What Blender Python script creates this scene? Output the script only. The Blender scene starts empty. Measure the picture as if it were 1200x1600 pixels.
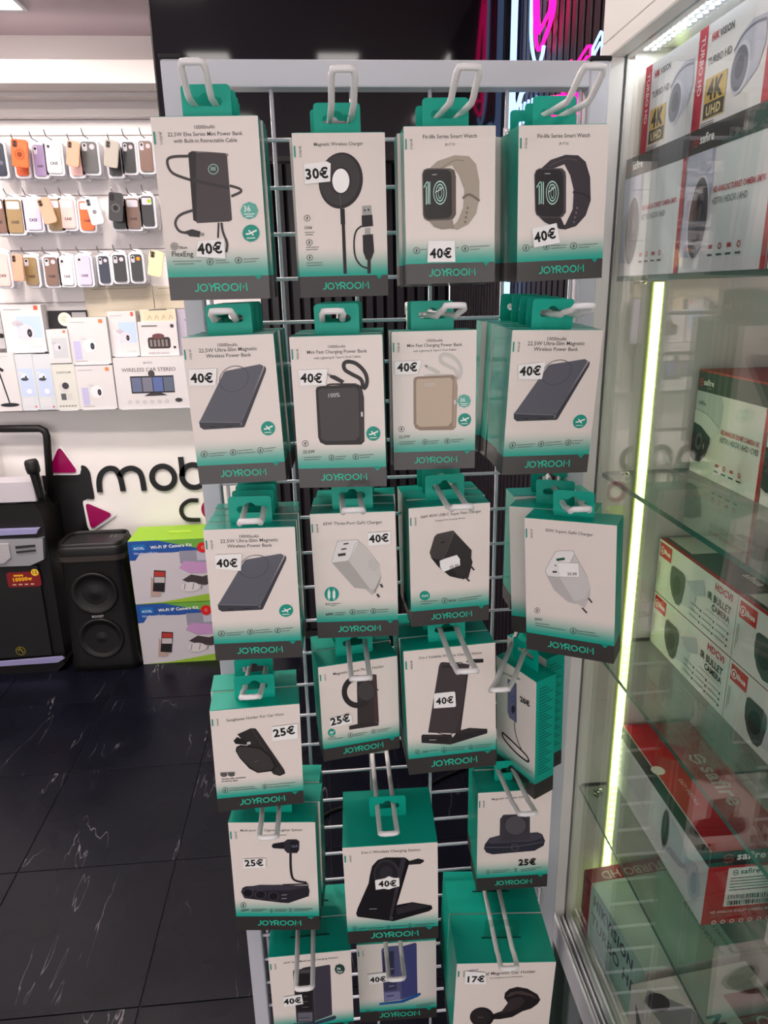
import bpy, bmesh, math, random
from mathutils import Vector, Matrix
random.seed(7)
scene = bpy.context.scene
COL = scene.collection

# ------------------------------------------------------------------ camera
cam_d = bpy.data.cameras.new('camera'); cam = bpy.data.objects.new('camera', cam_d); COL.objects.link(cam)
PITCH, YAW, ROLL = math.radians(17.3233), math.radians(4.5249), math.radians(-1.1868)
fw = Vector((math.sin(YAW)*math.cos(PITCH), math.cos(YAW)*math.cos(PITCH), -math.sin(PITCH)))
rt = Vector((math.cos(YAW), -math.sin(YAW), 0)); up = rt.cross(fw)
r2 = math.cos(ROLL)*rt + math.sin(ROLL)*up; u2 = -math.sin(ROLL)*rt + math.cos(ROLL)*up
M = Matrix((r2, u2, -fw)).transposed().to_4x4(); M.translation = Vector((0, 0, 1.6))
cam.matrix_world = M
cam_d.sensor_fit = 'VERTICAL'; cam_d.sensor_height = 36; cam_d.sensor_width = 27; cam_d.lens = 1110/1600*36
cam_d.clip_start = 0.02
scene.camera = cam
# ------------------------------------------------------------------ world, exposure, lamps
world = bpy.data.worlds.new('shop_surroundings'); scene.world = world; world.use_nodes = True
world.node_tree.nodes['Background'].inputs[0].default_value = (0.93, 0.87, 0.87, 1)
world.node_tree.nodes['Background'].inputs[1].default_value = 2.4
vs = scene.view_settings; vs.view_transform = 'Standard'; vs.look = 'None'; vs.gamma = 1; vs.exposure = -0.02; vs.use_curve_mapping = False
LAMP, LAMP_BOOSTED = 9.0, 112.0   # radiance of the recessed ceiling lamps, of those boosted to brighten the case wall
COVE = 6.0          # radiance of the cove strip above the cornice
NEON_W, NEON_P = 2.4, 5.0
CAB_STRIP = 4.6
CAB_TOP = 80.0

cy = scene.cycles; cy.max_bounces = 7; cy.diffuse_bounces = 3; cy.glossy_bounces = 4; cy.transparent_max_bounces = 24

# ------------------------------------------------------------------ helpers
def lin(c):
    f = lambda v: v/12.92 if v <= .04045 else ((v+.055)/1.055)**2.4
    return tuple(f(x/255) for x in c[:3]) + (1,)
MATS = {}
def mat(name, c, rough=.5, metal=0, spec=.5, coat=0, emit=None, es=0, alpha=1, trans=0):
    if name in MATS: return MATS[name]
    m = bpy.data.materials.new(name); m.use_nodes = True
    b = m.node_tree.nodes['Principled BSDF']
    b.inputs['Base Color'].default_value = lin(c); b.inputs['Roughness'].default_value = rough
    b.inputs['Metallic'].default_value = metal; b.inputs['Specular IOR Level'].default_value = spec
    b.inputs['Coat Weight'].default_value = coat; b.inputs['Coat Roughness'].default_value = .08
    b.inputs['Transmission Weight'].default_value = trans
    if emit: b.inputs['Emission Color'].default_value = lin(emit); b.inputs['Emission Strength'].default_value = es
    MATS[name] = m; return m
def ink(c, gloss=False):
    return mat('ink_%d_%d_%d%s' % (c[0], c[1], c[2], '_wrapped' if gloss else ''), c, .5, spec=.25, coat=.18 if gloss else 0)
def N(m, t, **kw):
    n = m.node_tree.nodes.new(t)
    for k, v in kw.items(): setattr(n, k, v)
    return n
def L(m, a, b): m.node_tree.links.new(a, b)
def bsdf(m): return m.node_tree.nodes['Principled BSDF']
def bump(m, scale, strength, dist=.002, detail=3, stretch=None):
    t = N(m, 'ShaderNodeTexCoord'); n = N(m, 'ShaderNodeTexNoise'); n.inputs['Scale'].default_value = scale; n.inputs['Detail'].default_value = detail
    src = t.outputs['Object']
    if stretch:
        mp = N(m, 'ShaderNodeMapping'); mp.inputs['Scale'].default_value = stretch; L(m, src, mp.inputs[0]); src = mp.outputs[0]
    L(m, src, n.inputs['Vector'])
    b = N(m, 'ShaderNodeBump'); b.inputs['Strength'].default_value = strength; b.inputs['Distance'].default_value = dist
    L(m, n.outputs['Fac'], b.inputs['Height']); L(m, b.outputs['Normal'], bsdf(m).inputs['Normal'])
    return m
def mottle(m, c1, c2, scale, detail=4):
    t = N(m, 'ShaderNodeTexCoord'); n = N(m, 'ShaderNodeTexNoise'); n.inputs['Scale'].default_value = scale; n.inputs['Detail'].default_value = detail
    L(m, t.outputs['Object'], n.inputs['Vector'])
    x = N(m, 'ShaderNodeMix', data_type='RGBA'); x.inputs[6].default_value = lin(c1); x.inputs[7].default_value = lin(c2)
    L(m, n.outputs['Fac'], x.inputs[0]); L(m, x.outputs[2], bsdf(m).inputs['Base Color']); return m
def emitter(name, c, s):
    if name in MATS: return MATS[name]
    m = bpy.data.materials.new(name); m.use_nodes = True; nt = m.node_tree
    nt.nodes.remove(bsdf(m)); e = N(m, 'ShaderNodeEmission'); e.inputs[0].default_value = lin(c); e.inputs[1].default_value = s
    L(m, e.outputs[0], nt.nodes['Material Output'].inputs[0]); MATS[name] = m; return m
def thin_glass(name, tint, ior=1.5, rough=0.0, haze=0.0, hazec=(200, 205, 200)):
    if name in MATS: return MATS[name]
    m = bpy.data.materials.new(name); m.use_nodes = True; nt = m.node_tree; nt.nodes.remove(bsdf(m))
    tr = N(m, 'ShaderNodeBsdfTransparent'); tr.inputs[0].default_value = lin(tint)
    gl = N(m, 'ShaderNodeBsdfGlossy'); gl.inputs['Roughness'].default_value = rough; gl.inputs['Color'].default_value = (1, 1, 1, 1)
    fr = N(m, 'ShaderNodeFresnel'); ge = N(m, 'ShaderNodeNewGeometry'); im = N(m, 'ShaderNodeMath', operation='MULTIPLY_ADD')
    L(m, ge.outputs['Backfacing'], im.inputs[0]); im.inputs[1].default_value = 1/ior-ior; im.inputs[2].default_value = ior; L(m, im.outputs[0], fr.inputs[0])   # same reflectance on both sides of the pane
    mx = N(m, 'ShaderNodeMixShader'); L(m, fr.outputs[0], mx.inputs[0])
    if haze:
        df = N(m, 'ShaderNodeBsdfDiffuse'); df.inputs[0].default_value = lin(hazec); m2 = N(m, 'ShaderNodeMixShader'); m2.inputs[0].default_value = haze
        L(m, tr.outputs[0], m2.inputs[1]); L(m, df.outputs[0], m2.inputs[2]); L(m, m2.outputs[0], mx.inputs[1])
    else: L(m, tr.outputs[0], mx.inputs[1])
    L(m, gl.outputs[0], mx.inputs[2]); L(m, mx.outputs[0], nt.nodes['Material Output'].inputs[0]); MATS[name] = m; return m

class MB:
    """collects faces with materials, builds one mesh object"""
    def __init__(s): s.v = []; s.f = []; s.m = []; s.uv = {}; s.mats = []; s.smooth = []
    def mi(s, m):
        if m not in s.mats: s.mats.append(m)
        return s.mats.index(m)
    def face(s, pts, m, smooth=False, uv=None):
        b = len(s.v); s.v += [tuple(p) for p in pts]; s.f.append(tuple(range(b, b+len(pts)))); s.m.append(s.mi(m)); s.smooth.append(smooth)
        if uv: s.uv[len(s.f)-1] = uv
    def grid(s, rows, m, closed=True, caps=False, smooth=True):
        b = len(s.v); n = len(rows[0]); k = s.mi(m)
        for r in rows: s.v += [tuple(p) for p in r]
        for i in range(len(rows)-1):
            for j in range(n if closed else n-1):
                j2 = (j+1) % n
                s.f.append((b+i*n+j, b+i*n+j2, b+(i+1)*n+j2, b+(i+1)*n+j)); s.m.append(k); s.smooth.append(smooth)
        if caps:
            s.f.append(tuple(b+j for j in reversed(range(n)))); s.m.append(k); s.smooth.append(False)
            s.f.append(tuple(b+(len(rows)-1)*n+j for j in range(n))); s.m.append(k); s.smooth.append(False)
    def box(s, x0, x1, y0, y1, z0, z1, m, bev=0, faces=None):
        if bev <= 0:
            c = [(x0, y0, z0), (x1, y0, z0), (x1, y1, z0), (x0, y1, z0), (x0, y0, z1), (x1, y0, z1), (x1, y1, z1), (x0, y1, z1)]
            F = [(0, 1, 5, 4), (1, 2, 6, 5), (2, 3, 7, 6), (3, 0, 4, 7), (4, 5, 6, 7), (3, 2, 1, 0)]   # front right back left top bottom
            b = len(s.v); s.v += c
            for i, q in enumerate(F):
                s.f.append(tuple(b+j for j in q)); s.m.append(s.mi(faces[i] if faces and faces[i] else m)); s.smooth.append(False)
        else:
            g = bev
            ring = lambda d, z: [(x0+d+g, y0+d, z), (x1-d-g, y0+d, z), (x1-d, y0+d+g, z), (x1-d, y1-d-g, z), (x1-d-g, y1-d, z), (x0+d+g, y1-d, z), (x0+d, y1-d-g, z), (x0+d, y0+d+g, z)]
            s.grid([ring(g*.6, z0), ring(0, z0+g), ring(0, z1-g), ring(g*.6, z1)], m, caps=True, smooth=False)
    def prism(s, poly, a, b, m, axis='y', side=None, smooth_side=False):
        """poly: 2D outline (ccw seen from the front); extruded from a to b along axis"""
        def P(p, t): return {'y': (p[0], t, p[1]), 'x': (t, p[0], p[1]), 'z': (p[0], p[1], t)}[axis]
        n = len(poly)
        s.face([P(p, a) for p in poly], m); s.face([P(p, b) for p in reversed(poly)], m)
        bb = len(s.v); s.v += [P(p, a) for p in poly] + [P(p, b) for p in poly]; k = s.mi(side or m)
        for i in range(n):
            j = (i+1) % n; s.f.append((bb+j, bb+i, bb+n+i, bb+n+j)); s.m.append(k); s.smooth.append(smooth_side)
    def tube(s, pts, r, m, n=8, closed=False, caps=True):
        pts = [Vector(p) for p in pts]; rows = []; ref = None; N_ = len(pts)
        for i, p in enumerate(pts):
            a = pts[i-1] if (i or closed) else p; c = pts[(i+1) % N_] if (i < N_-1 or closed) else p
            t = (c-a).normalized()
            if ref is None:
                ref = Vector((0, 0, 1)) if abs(t.z) < .9 else Vector((1, 0, 0))
            u = (ref - t*ref.dot(t)).normalized(); w = t.cross(u); ref = u
            rr = r[i] if isinstance(r, (list, tuple)) else r
            rows.append([p + (u*math.cos(2*math.pi*j/n) + w*math.sin(2*math.pi*j/n))*rr for j in range(n)])
        if closed: rows.append(rows[0])
        s.grid(rows, m, caps=caps and not closed)
    def lathe(s, prof, m, c=(0, 0, 0), axis='z', n=24, smooth=True):
        rows = []
        for r, h in prof:
            row = []
            for j in range(n):
                a = 2*math.pi*j/n; x, y = r*math.cos(a), r*math.sin(a)
                row.append({'z': (c[0]+x, c[1]+y, c[2]+h), 'y': (c[0]+x, c[1]+h, c[2]+y), 'x': (c[0]+h, c[1]+x, c[2]+y)}[axis])
            rows.append(row)
        s.grid(rows, m, smooth=smooth)
    def build(s, name, parent=None, loc=None, fix=True):
        me = bpy.data.meshes.new(name); me.from_pydata(s.v, [], s.f)
        for m in s.mats: me.materials.append(m)
        me.polygons.foreach_set('material_index', s.m); me.polygons.foreach_set('use_smooth', s.smooth)
        if s.uv:
            ul = me.uv_layers.new(name='UVMap')
            for fi, uv in s.uv.items():
                for li, q in zip(me.polygons[fi].loop_indices, uv): ul.data[li].uv = q
        me.update()
        o = bpy.data.objects.new(name, me); COL.objects.link(o)
        if parent: o.parent = parent
        if loc: o.location = loc
        return o
def obj_from(mesh, name, parent=None, loc=(0, 0, 0)):
    o = bpy.data.objects.new(name, mesh); COL.objects.link(o); o.location = loc
    if parent: o.parent = parent
    return o
def tag(o, label, cat, group=None, kind=None):
    if label: o['label'] = label
    if cat: o['category'] = cat
    if group: o['group'] = group
    if kind: o['kind'] = kind
    return o
def thing(name, label, cat, loc=(0, 0, 0), rot=None, group=None):
    e = bpy.data.objects.new(name, None); COL.objects.link(e); e.location = loc; e.empty_display_size = .02
    if rot is not None: e.rotation_euler = rot
    return tag(e, label, cat, group)
def struct(o): o['kind'] = 'structure'; return o
def rrect(x0, x1, z0, z1, r, n=4):
    out = []
    for cx, cz, a0 in ((x1-r, z0+r, -90), (x1-r, z1-r, 0), (x0+r, z1-r, 90), (x0+r, z0+r, 180)):
        for i in range(n+1):
            a = math.radians(a0+90*i/n); out.append((cx+r*math.cos(a), cz+r*math.sin(a)))
    return out
def smooth_line(pts, k=4):
    """Catmull-Rom through the points"""
    P = [Vector(p) for p in pts]
    if len(P) < 3: return P
    out = []
    for i in range(len(P)-1):
        a = P[max(i-1, 0)]; b = P[i]; c = P[i+1]; d = P[min(i+2, len(P)-1)]
        for j in range(k):
            t = j/k; out.append(.5*((2*b)+(c-a)*t+(2*a-5*b+4*c-d)*t*t+(3*b-a-3*c+d)*t**3))
    out.append(P[-1]); return out
TXT = {}
def text_geo(s, bold=0):
    k = (s, bold)
    if k not in TXT:
        c = bpy.data.curves.new('lettering', 'FONT'); c.body = s; c.resolution_u = 2; c.offset = .03*bold; c.space_character = 1+.13*max(0, bold-.4)
        o = bpy.data.objects.new('lettering', c); COL.objects.link(o)
        me = bpy.data.meshes.new_from_object(o)
        v = [(p.co.x, p.co.y) for p in me.vertices]; f = [tuple(p.vertices) for p in me.polygons]
        bpy.data.objects.remove(o); bpy.data.curves.remove(c); bpy.data.meshes.remove(me)
        x0 = min(p[0] for p in v); x1 = max(p[0] for p in v)
        TXT[k] = ([(p[0]-x0, p[1]) for p in v], f, x1-x0, max(p[1] for p in v))
    return TXT[k]
class Print:
    """flat print on a panel: 2D drawing in panel coordinates (u right, v up), later mapped to 3D"""
    def __init__(s, to3d, start=.0002, step=.00003): s.mb = MB(); s.to = to3d; s.h = start; s.step = step; s.gloss = False
    def up(s): s.h += s.step; return s.h
    def poly(s, c, pts):
        h = s.up(); s.mb.face([s.to(p[0], p[1], h) for p in pts], ink(c, s.gloss) if not isinstance(c, bpy.types.Material) else c)
    def ell(s, c, c0, ax, ay, n=24):
        a = (ax[0]-c0[0], ax[1]-c0[1]); b = (ay[0]-c0[0], ay[1]-c0[1])
        s.poly(c, [(c0[0]+a[0]*math.cos(t)+b[0]*math.sin(t), c0[1]+a[1]*math.cos(t)+b[1]*math.sin(t)) for t in [-2*math.pi*i/n for i in range(n)]])
    def ring(s, c, c0, ax, ay, k, n=28):
        h = s.up(); a = (ax[0]-c0[0], ax[1]-c0[1]); b = (ay[0]-c0[0], ay[1]-c0[1])
        f = lambda t, q: s.to(c0[0]+q*(a[0]*math.cos(t)+b[0]*math.sin(t)), c0[1]+q*(a[1]*math.cos(t)+b[1]*math.sin(t)), h)
        T = [-2*math.pi*i/n for i in range(n)]
        s.mb.grid([[f(t, 1) for t in T], [f(t, k) for t in T]], ink(c, s.gloss), smooth=False)
    def disc(s, c, x, y, r, n=20): s.ell(c, (x, y), (x+r, y), (x, y-r), n)
    def circ(s, c, x, y, r, w, n=24): s.ring(c, (x, y), (x+r, y), (x, y-r), 1-w/r, n)
    def rect(s, c, x0, x1, y0, y1): s.poly(c, [(x0, y0), (x1, y0), (x1, y1), (x0, y1)])
    def line(s, c, w, pts, smooth=True):
        h = s.up(); P = [Vector(p) for p in pts]
        if smooth and len(P) > 2: P = smooth_line(P, 4)
        l = []; r = []
        for i, p in enumerate(P):
            t = (P[min(i+1, len(P)-1)]-P[max(i-1, 0)]);
            if t.length < 1e-9: t = Vector((1, 0))
            t.normalize(); n = Vector((-t.y, t.x))*w/2; l.append(p+n); r.append(p-n)
        m = ink(c, s.gloss) if not isinstance(c, bpy.types.Material) else c
        s.mb.grid([[s.to(q.x, q.y, h) for q in l], [s.to(q.x, q.y, h) for q in r]], m, closed=False, smooth=False)
    def text(s, c, t, a, b, bold=0, stretch=1.0):
        v, f, w, hh = text_geo(t, bold); h = s.up()
        dx, dy = b[0]-a[0], b[1]-a[1]; k = math.hypot(dx, dy)/w; ux, uy = dx/(k*w), dy/(k*w)
        base = len(s.mb.v); mi = s.mb.mi(ink(c, s.gloss) if not isinstance(c, bpy.types.Material) else c)
        s.mb.v += [s.to(a[0]+k*(p[0]*ux-p[1]*uy*stretch), a[1]+k*(p[0]*uy+p[1]*ux*stretch), h) for p in v]
        for q in f: s.mb.f.append(tuple(base+i for i in q)); s.mb.m.append(mi); s.mb.smooth.append(False)
    def logo(s, c, a, b):
        """the wide rounded seven-letter wordmark"""
        W = 6.3; dx, dy = b[0]-a[0], b[1]-a[1]; k = math.hypot(dx, dy)/W; ux, uy = dx/(k*W), dy/(k*W)
        T = lambda q: (a[0]+k*(q[0]*ux-q[1]*uy), a[1]+k*(q[0]*uy+q[1]*ux))
        w = .17*k
        def st(pts, sm=False): s.line(c, w, [T(q) for q in pts], sm)
        def o(x): s.ring(c, T((x, .45)), T((x+.5, .45)), T((x, -.02)), .66, 22)
        st([(0, .08), (.3, .08), (.42, .2), (.46, .95)], False); o(1.1)
        st([(1.72, .95), (2.0, .6), (2.25, .55)]); st([(2.0, .0), (2.0, .55)]); st([(2.45, 0), (2.45, .95)]); st([(2.2, .58), (2.5, .95)])
        st([(2.45, .87), (2.9, .87), (3.05, .72), (3.05, .58), (2.9, .42), (2.55, .42)]); st([(2.75, .42), (3.1, .0)])
        o(3.72); o(4.82)
        st([(5.5, 0), (5.55, .95), (5.9, .35), (6.25, .95), (6.3, 0)])

# ------------------------------------------------------------------ common materials
WHITE_WALL = bump(mat('white_wall_paint', (232, 224, 222), .55), 90, .06)
CEIL = bump(mat('ceiling_paint', (200, 182, 190), .8), 60, .05)
WHITE_LAM = mat('white_laminate', (244, 238, 237), .32)
STEEL_WHITE = bump(mat('white_powder_coat', (204, 204, 212), .33), 140, .05)
WIRE = mat('white_wire', (212, 212, 222), .35)
HOOKW = mat('white_hook_coat', (232, 230, 230), .3)
BLACK_SLAT = mat('black_slat', (30, 24, 32), .42)  # faint purple in the black stands in for neon spill
BLACK_FELT = mat('black_felt', (9, 8, 10), .9)
TEAL = mat('teal_card', (0, 160, 138), .4, spec=.3)
TEAL_W = mat('teal_card_wrapped', (0, 154, 134), .35, spec=.35, coat=.4)
DARKB = mat('dark_band_card', (48, 44, 42), .45)
DARKB_W = mat('dark_band_card_wrapped', (52, 48, 46), .4, coat=.3)
BLACKP = bump(mat('black_plastic', (15, 14, 15), .48, spec=.35), 200, .08)
SILVER = mat('silver_plastic', (190, 190, 196), .28, metal=.6)
ALU = bump(mat('brushed_aluminium', (212, 212, 218), .38, metal=.35), 80, .1, stretch=(40, 1, 40))
CARTON = mat('white_carton', (230, 226, 222), .45)

def front_mat(name, gloss):
    m = mat(name, (236, 230, 226), .42, spec=.35, coat=.35 if gloss else .0)
    u = N(m, 'ShaderNodeUVMap'); sp = N(m, 'ShaderNodeSeparateXYZ'); L(m, u.outputs[0], sp.inputs[0])
    mr = N(m, 'ShaderNodeMapRange', interpolation_type='SMOOTHSTEP'); mr.inputs[1].default_value = .22; mr.inputs[2].default_value = .0
    L(m, sp.outputs[1], mr.inputs[0])
    x = N(m, 'ShaderNodeMix', data_type='RGBA'); x.inputs[6].default_value = lin((230, 219, 212)); x.inputs[7].default_value = lin((0, 162, 142))
    L(m, mr.outputs[0], x.inputs[0]); L(m, x.outputs[2], bsdf(m).inputs['Base Color'])
    if gloss:
        t = N(m, 'ShaderNodeTexCoord'); n = N(m, 'ShaderNodeTexNoise'); n.inputs['Scale'].default_value = 22; n.inputs['Detail'].default_value = 2; n.inputs['Distortion'].default_value = 1.2
        L(m, t.outputs['Object'], n.inputs[0]); b = N(m, 'ShaderNodeBump'); b.inputs['Strength'].default_value = .25; b.inputs['Distance'].default_value = .004
        L(m, n.outputs[0], b.inputs['Height']); L(m, b.outputs[0], bsdf(m).inputs['Coat Normal'])
    return m
FRONT = front_mat('printed_front', False); FRONT_W = front_mat('printed_front_wrapped', True)

# ------------------------------------------------------------------ room
YW = 3.2; ZC = 2.55; XB = -.2556; XN = .56
# floor with separate tiles
fm = mat('grout', (16, 16, 19), .8)
mb = MB(); mb.box(-3.6, 3.2, -2.6, 4.0, -.06, -.004, fm); floor = struct(mb.build('floor'))
tm = mat('dark_marble_tile', (24, 25, 31), .27, spec=.22)
tc = N(tm, 'ShaderNodeTexCoord'); oi = N(tm, 'ShaderNodeObjectInfo')
ad = N(tm, 'ShaderNodeVectorMath', operation='ADD'); L(tm, tc.outputs['Object'], ad.inputs[0])
sc_ = N(tm, 'ShaderNodeVectorMath', operation='SCALE'); L(tm, oi.outputs['Location'], sc_.inputs[0]); sc_.inputs['Scale'].default_value = 1.37; L(tm, sc_.outputs[0], ad.inputs[1])
mp = N(tm, 'ShaderNodeMapping'); mp.inputs['Rotation'].default_value = (0, 0, -.42); mp.inputs['Scale'].default_value = (3.4, .75, 1); L(tm, ad.outputs[0], mp.inputs[0])
n1 = N(tm, 'ShaderNodeTexNoise'); n1.inputs['Scale'].default_value = 1.6; n1.inputs['Detail'].default_value = 5; n1.inputs['Roughness'].default_value = .5; n1.inputs['Distortion'].default_value = .5; L(tm, mp.outputs[0], n1.inputs[0])
sb = N(tm, 'ShaderNodeMath', operation='SUBTRACT'); L(tm, n1.outputs[0], sb.inputs[0]); sb.inputs[1].default_value = .5
ab = N(tm, 'ShaderNodeMath', operation='ABSOLUTE'); L(tm, sb.outputs[0], ab.inputs[0])
vr = N(tm, 'ShaderNodeMapRange'); vr.inputs[1].default_value = .0; vr.inputs[2].default_value = .0035; vr.inputs[3].default_value = 1; vr.inputs[4].default_value = 0; L(tm, ab.outputs[0], vr.inputs[0])
n2 = N(tm, 'ShaderNodeTexNoise'); n2.inputs['Scale'].default_value = 5; L(tm, ad.outputs[0], n2.inputs[0])
gate = N(tm, 'ShaderNodeMapRange'); gate.inputs[1].default_value = .50; gate.inputs[2].default_value = .64; L(tm, n2.outputs[0], gate.inputs[0])
ml = N(tm, 'ShaderNodeMath', operation='MULTIPLY'); L(tm, vr.outputs[0], ml.inputs[0]); L(tm, gate.outputs[0], ml.inputs[1])
mx = N(tm, 'ShaderNodeMix', data_type='RGBA'); mx.inputs[7].default_value = lin((120, 116, 122)); L(tm, ml.outputs[0], mx.inputs[0])
mx2 = N(tm, 'ShaderNodeMix', data_type='RGBA'); mx2.inputs[6].default_value = lin((9, 10, 19)); mx2.inputs[7].default_value = lin((17, 18, 30)); L(tm, n2.outputs[0], mx2.inputs[0]); L(tm, mx2.outputs[2], mx.inputs[6])
L(tm, mx.outputs[2], bsdf(tm).inputs['Base Color'])
rr = N(tm, 'ShaderNodeMapRange'); rr.inputs[3].default_value = .2; rr.inputs[4].default_value = .36; L(tm, n2.outputs[0], rr.inputs[0]); L(tm, rr.outputs[0], bsdf(tm).inputs['Roughness'])
TS = .4555; mb = MB(); g = .0016; mb.box(g, TS-g, g, TS-g, -.012, 0, tm, bev=.0012); first = mb.build('floor_tile', floor); tile_me = first.data
for i in range(-4, 6):
    for j in range(-2, 5):
        x, y = -.955+TS*i, 1.298+TS*j
        if y+TS > YW+.3: continue
        if (i, j) == (-4, -2): first.location = (x, y, 0)
        else: obj_from(tile_me, 'floor_tile', floor, (x, y, 0))
mb = MB(); mb.box(-3.6, 3.2, -2.6, 4.0, ZC, ZC+.05, CEIL); struct(mb.build('ceiling'))
# white back wall: core, slat boards with grooves, lower panel
mb = MB(); mb.box(-3.6, XB, YW+.012, YW+.1, 0, ZC, WHITE_WALL); wb = struct(mb.build('wall_back'))
GROOVE = [1.128, 1.366, 1.578, 1.783, 1.988, 2.205, 2.262]
for a, b in zip(GROOVE[:-1], GROOVE[1:]):
    mb = MB(); mb.box(-3.6, XB, YW, YW+.012, a+.002, b-.002, WHITE_LAM, bev=.001); mb.build('slat_board', wb)
mb = MB(); mb.box(-3.6, XB, YW-.004, YW+.012, .0, 1.122, WHITE_LAM); mb.build('lower_panel', wb)
mb = MB(); mb.box(-3.6, XB, YW-.02, YW+.012, 1.1225, 1.13, WHITE_LAM); mb.build('ledge', wb)
# stepped cornice with lit cove
for i, (y0, z0, z1) in enumerate(((3.15, 2.262, 2.3123), (3.067, 2.3123, 2.325), (2.948, 2.325, 2.3986))):
    mb = MB(); mb.box(-3.6, XB-.1, y0, YW+.011, z0, z1, WHITE_WALL); struct(mb.build('trim_%d' % (i+1)))
mb = MB(); mb.box(-3.5, XB-.14, 3.03, 3.045, 2.399, 2.407, SILVER); cs = mb.build('cove_light_strip')
tag(cs, 'lit strip on top of the white stepped cornice, washing the wall above', 'light strip')
mb = MB(); mb.box(-3.5, XB-.14, 3.031, 3.044, 2.4071, 2.409, emitter('cove_glow', (255, 246, 236), COVE)); mb.build('diffuser', cs)
# black slatted walls
mb = MB(); mb.box(XB, XN, YW+.02, YW+.1, 0, ZC, BLACK_FELT); wk = struct(mb.build('wall_black'))
mb = MB(); mb.box(0, .030, 0, .018, 0, ZC-.02, BLACK_SLAT, bev=.002); s0 = mb.build('slat', wk); s0.location = (XB+.002, YW+.002, .01)
x = XB+.002+.045
while x < XN-.03: obj_from(s0.data, 'slat', wk, (x, YW+.002, .01)); x += .045
mb = MB(); mb.box(XN+.02, XN+.1, 1.2, YW+.1, 0, ZC, BLACK_FELT); wr = struct(mb.build('wall_right'))
mb = MB(); mb.box(0, .018, 0, .030, 0, ZC-.02, BLACK_SLAT, bev=.002); s1 = mb.build('slat', wr); s1.location = (XN+.002, 1.2, .01)
y = 1.245
while y < YW: obj_from(s1.data, 'slat', wr, (XN+.002, y, .01)); y += .045
# side walls of the shop; the wall behind the camera is left out to let world fill light in
mb = MB(); mb.box(-3.7, -3.6, -2.6, 4, 0, ZC, WHITE_WALL); struct(mb.build('wall_left'))
mb = MB(); mb.box(3.2, 3.3, -2.6, 4, 0, ZC, WHITE_WALL); struct(mb.build('wall_far_right'))

# recessed square ceiling lamps
def ceiling_lamp(x, y, label):
    t = thing('ceiling_lamp', label, 'lamp', (x, y, ZC), group='recessed square ceiling lamps')
    mb = MB(); h = .085; o = .1
    for a in ((-o, o, -o, -h), (-o, o, h, o), (-o, -h, -h, h), (h, o, -h, h)): mb.box(a[0], a[1], a[2], a[3], -.012, .0, STEEL_WHITE)
    mb.build('frame', t)
    mb = MB(); mb.box(-h, h, -h, h, -.006, -.001, emitter('lamp_panel_boosted', (255, 243, 234), LAMP_BOOSTED) if 2.7 > y > 1.5 else emitter('lamp_panel', (255, 247, 242), LAMP)); mb.build('diffuser', t)
LAMPS = (('above the cornice', 2.835, (-1.055,)), ('unseen, added to brighten the wall', 2.3, (-2.1, -1.58, -1.055, -.62)), ('beside the rack', 1.78, (-1.58, -1.055, -.42)), ('before the rack', .985, (-1.58, -1.055, -.42, .117, .66)), ('behind the viewer', -.1, (-1.58, -.95, -.42, .117, .66)))  # second row is added out of view to brighten the case wall
for row, y, xs in LAMPS:
    for i, x in enumerate(xs):
        ceiling_lamp(x, y, 'square recessed lamp in the pale ceiling, %s of its row, %s' % (('first', 'second', 'third', 'fourth', 'fifth', 'sixth', 'seventh')[i], row))

# ------------------------------------------------------------------ display rack
D = 1.0116
rack = thing('display_rack', 'white steel wire grid rack holding rows of hanging teal and white boxes', 'rack', (.1, D, 0))
def rk(mb, name): o = mb.build(name, rack); o.location = (-.1, -D, 0); return o
PX = [(-.181, -.155), (.353, .379)]
for a, b in PX:
    mb = MB(); mb.box(a, b, D-.013, D+.013, 0.0, 1.8717, STEEL_WHITE, bev=.002); rk(mb, 'post')
    mb = MB(); mb.box(a-.001, b+.001, D-.014, D+.014, 1.8717, 1.877, BLACKP, bev=.001); rk(mb, 'end_cap')
for z0, z1, n in ((1.842, 1.8717, 'top_beam'), (.06, .09, 'bottom_beam')):
    mb = MB(); mb.box(-.155, .353, D-.013, D+.013, z0, z1, STEEL_WHITE, bev=.0015); rk(mb, n)
for i in range(-1, 5):
    x = -.0504+.1*i
    if i in (-1, 4): x += .004 if i == -1 else -.004
    mb = MB(); mb.tube([(x, D, .085), (x, D, 1.845)], .0026, WIRE, 8); rk(mb, 'vertical_wire')
k = 0
while 1.7843-.0558*k > .1:
    z = 1.7843-.0558*k; mb = MB(); mb.tube([(-.157, D-.005, z), (.355, D-.005, z)], .0025, WIRE, 8); rk(mb, 'horizontal_wire'); k += 1

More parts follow.
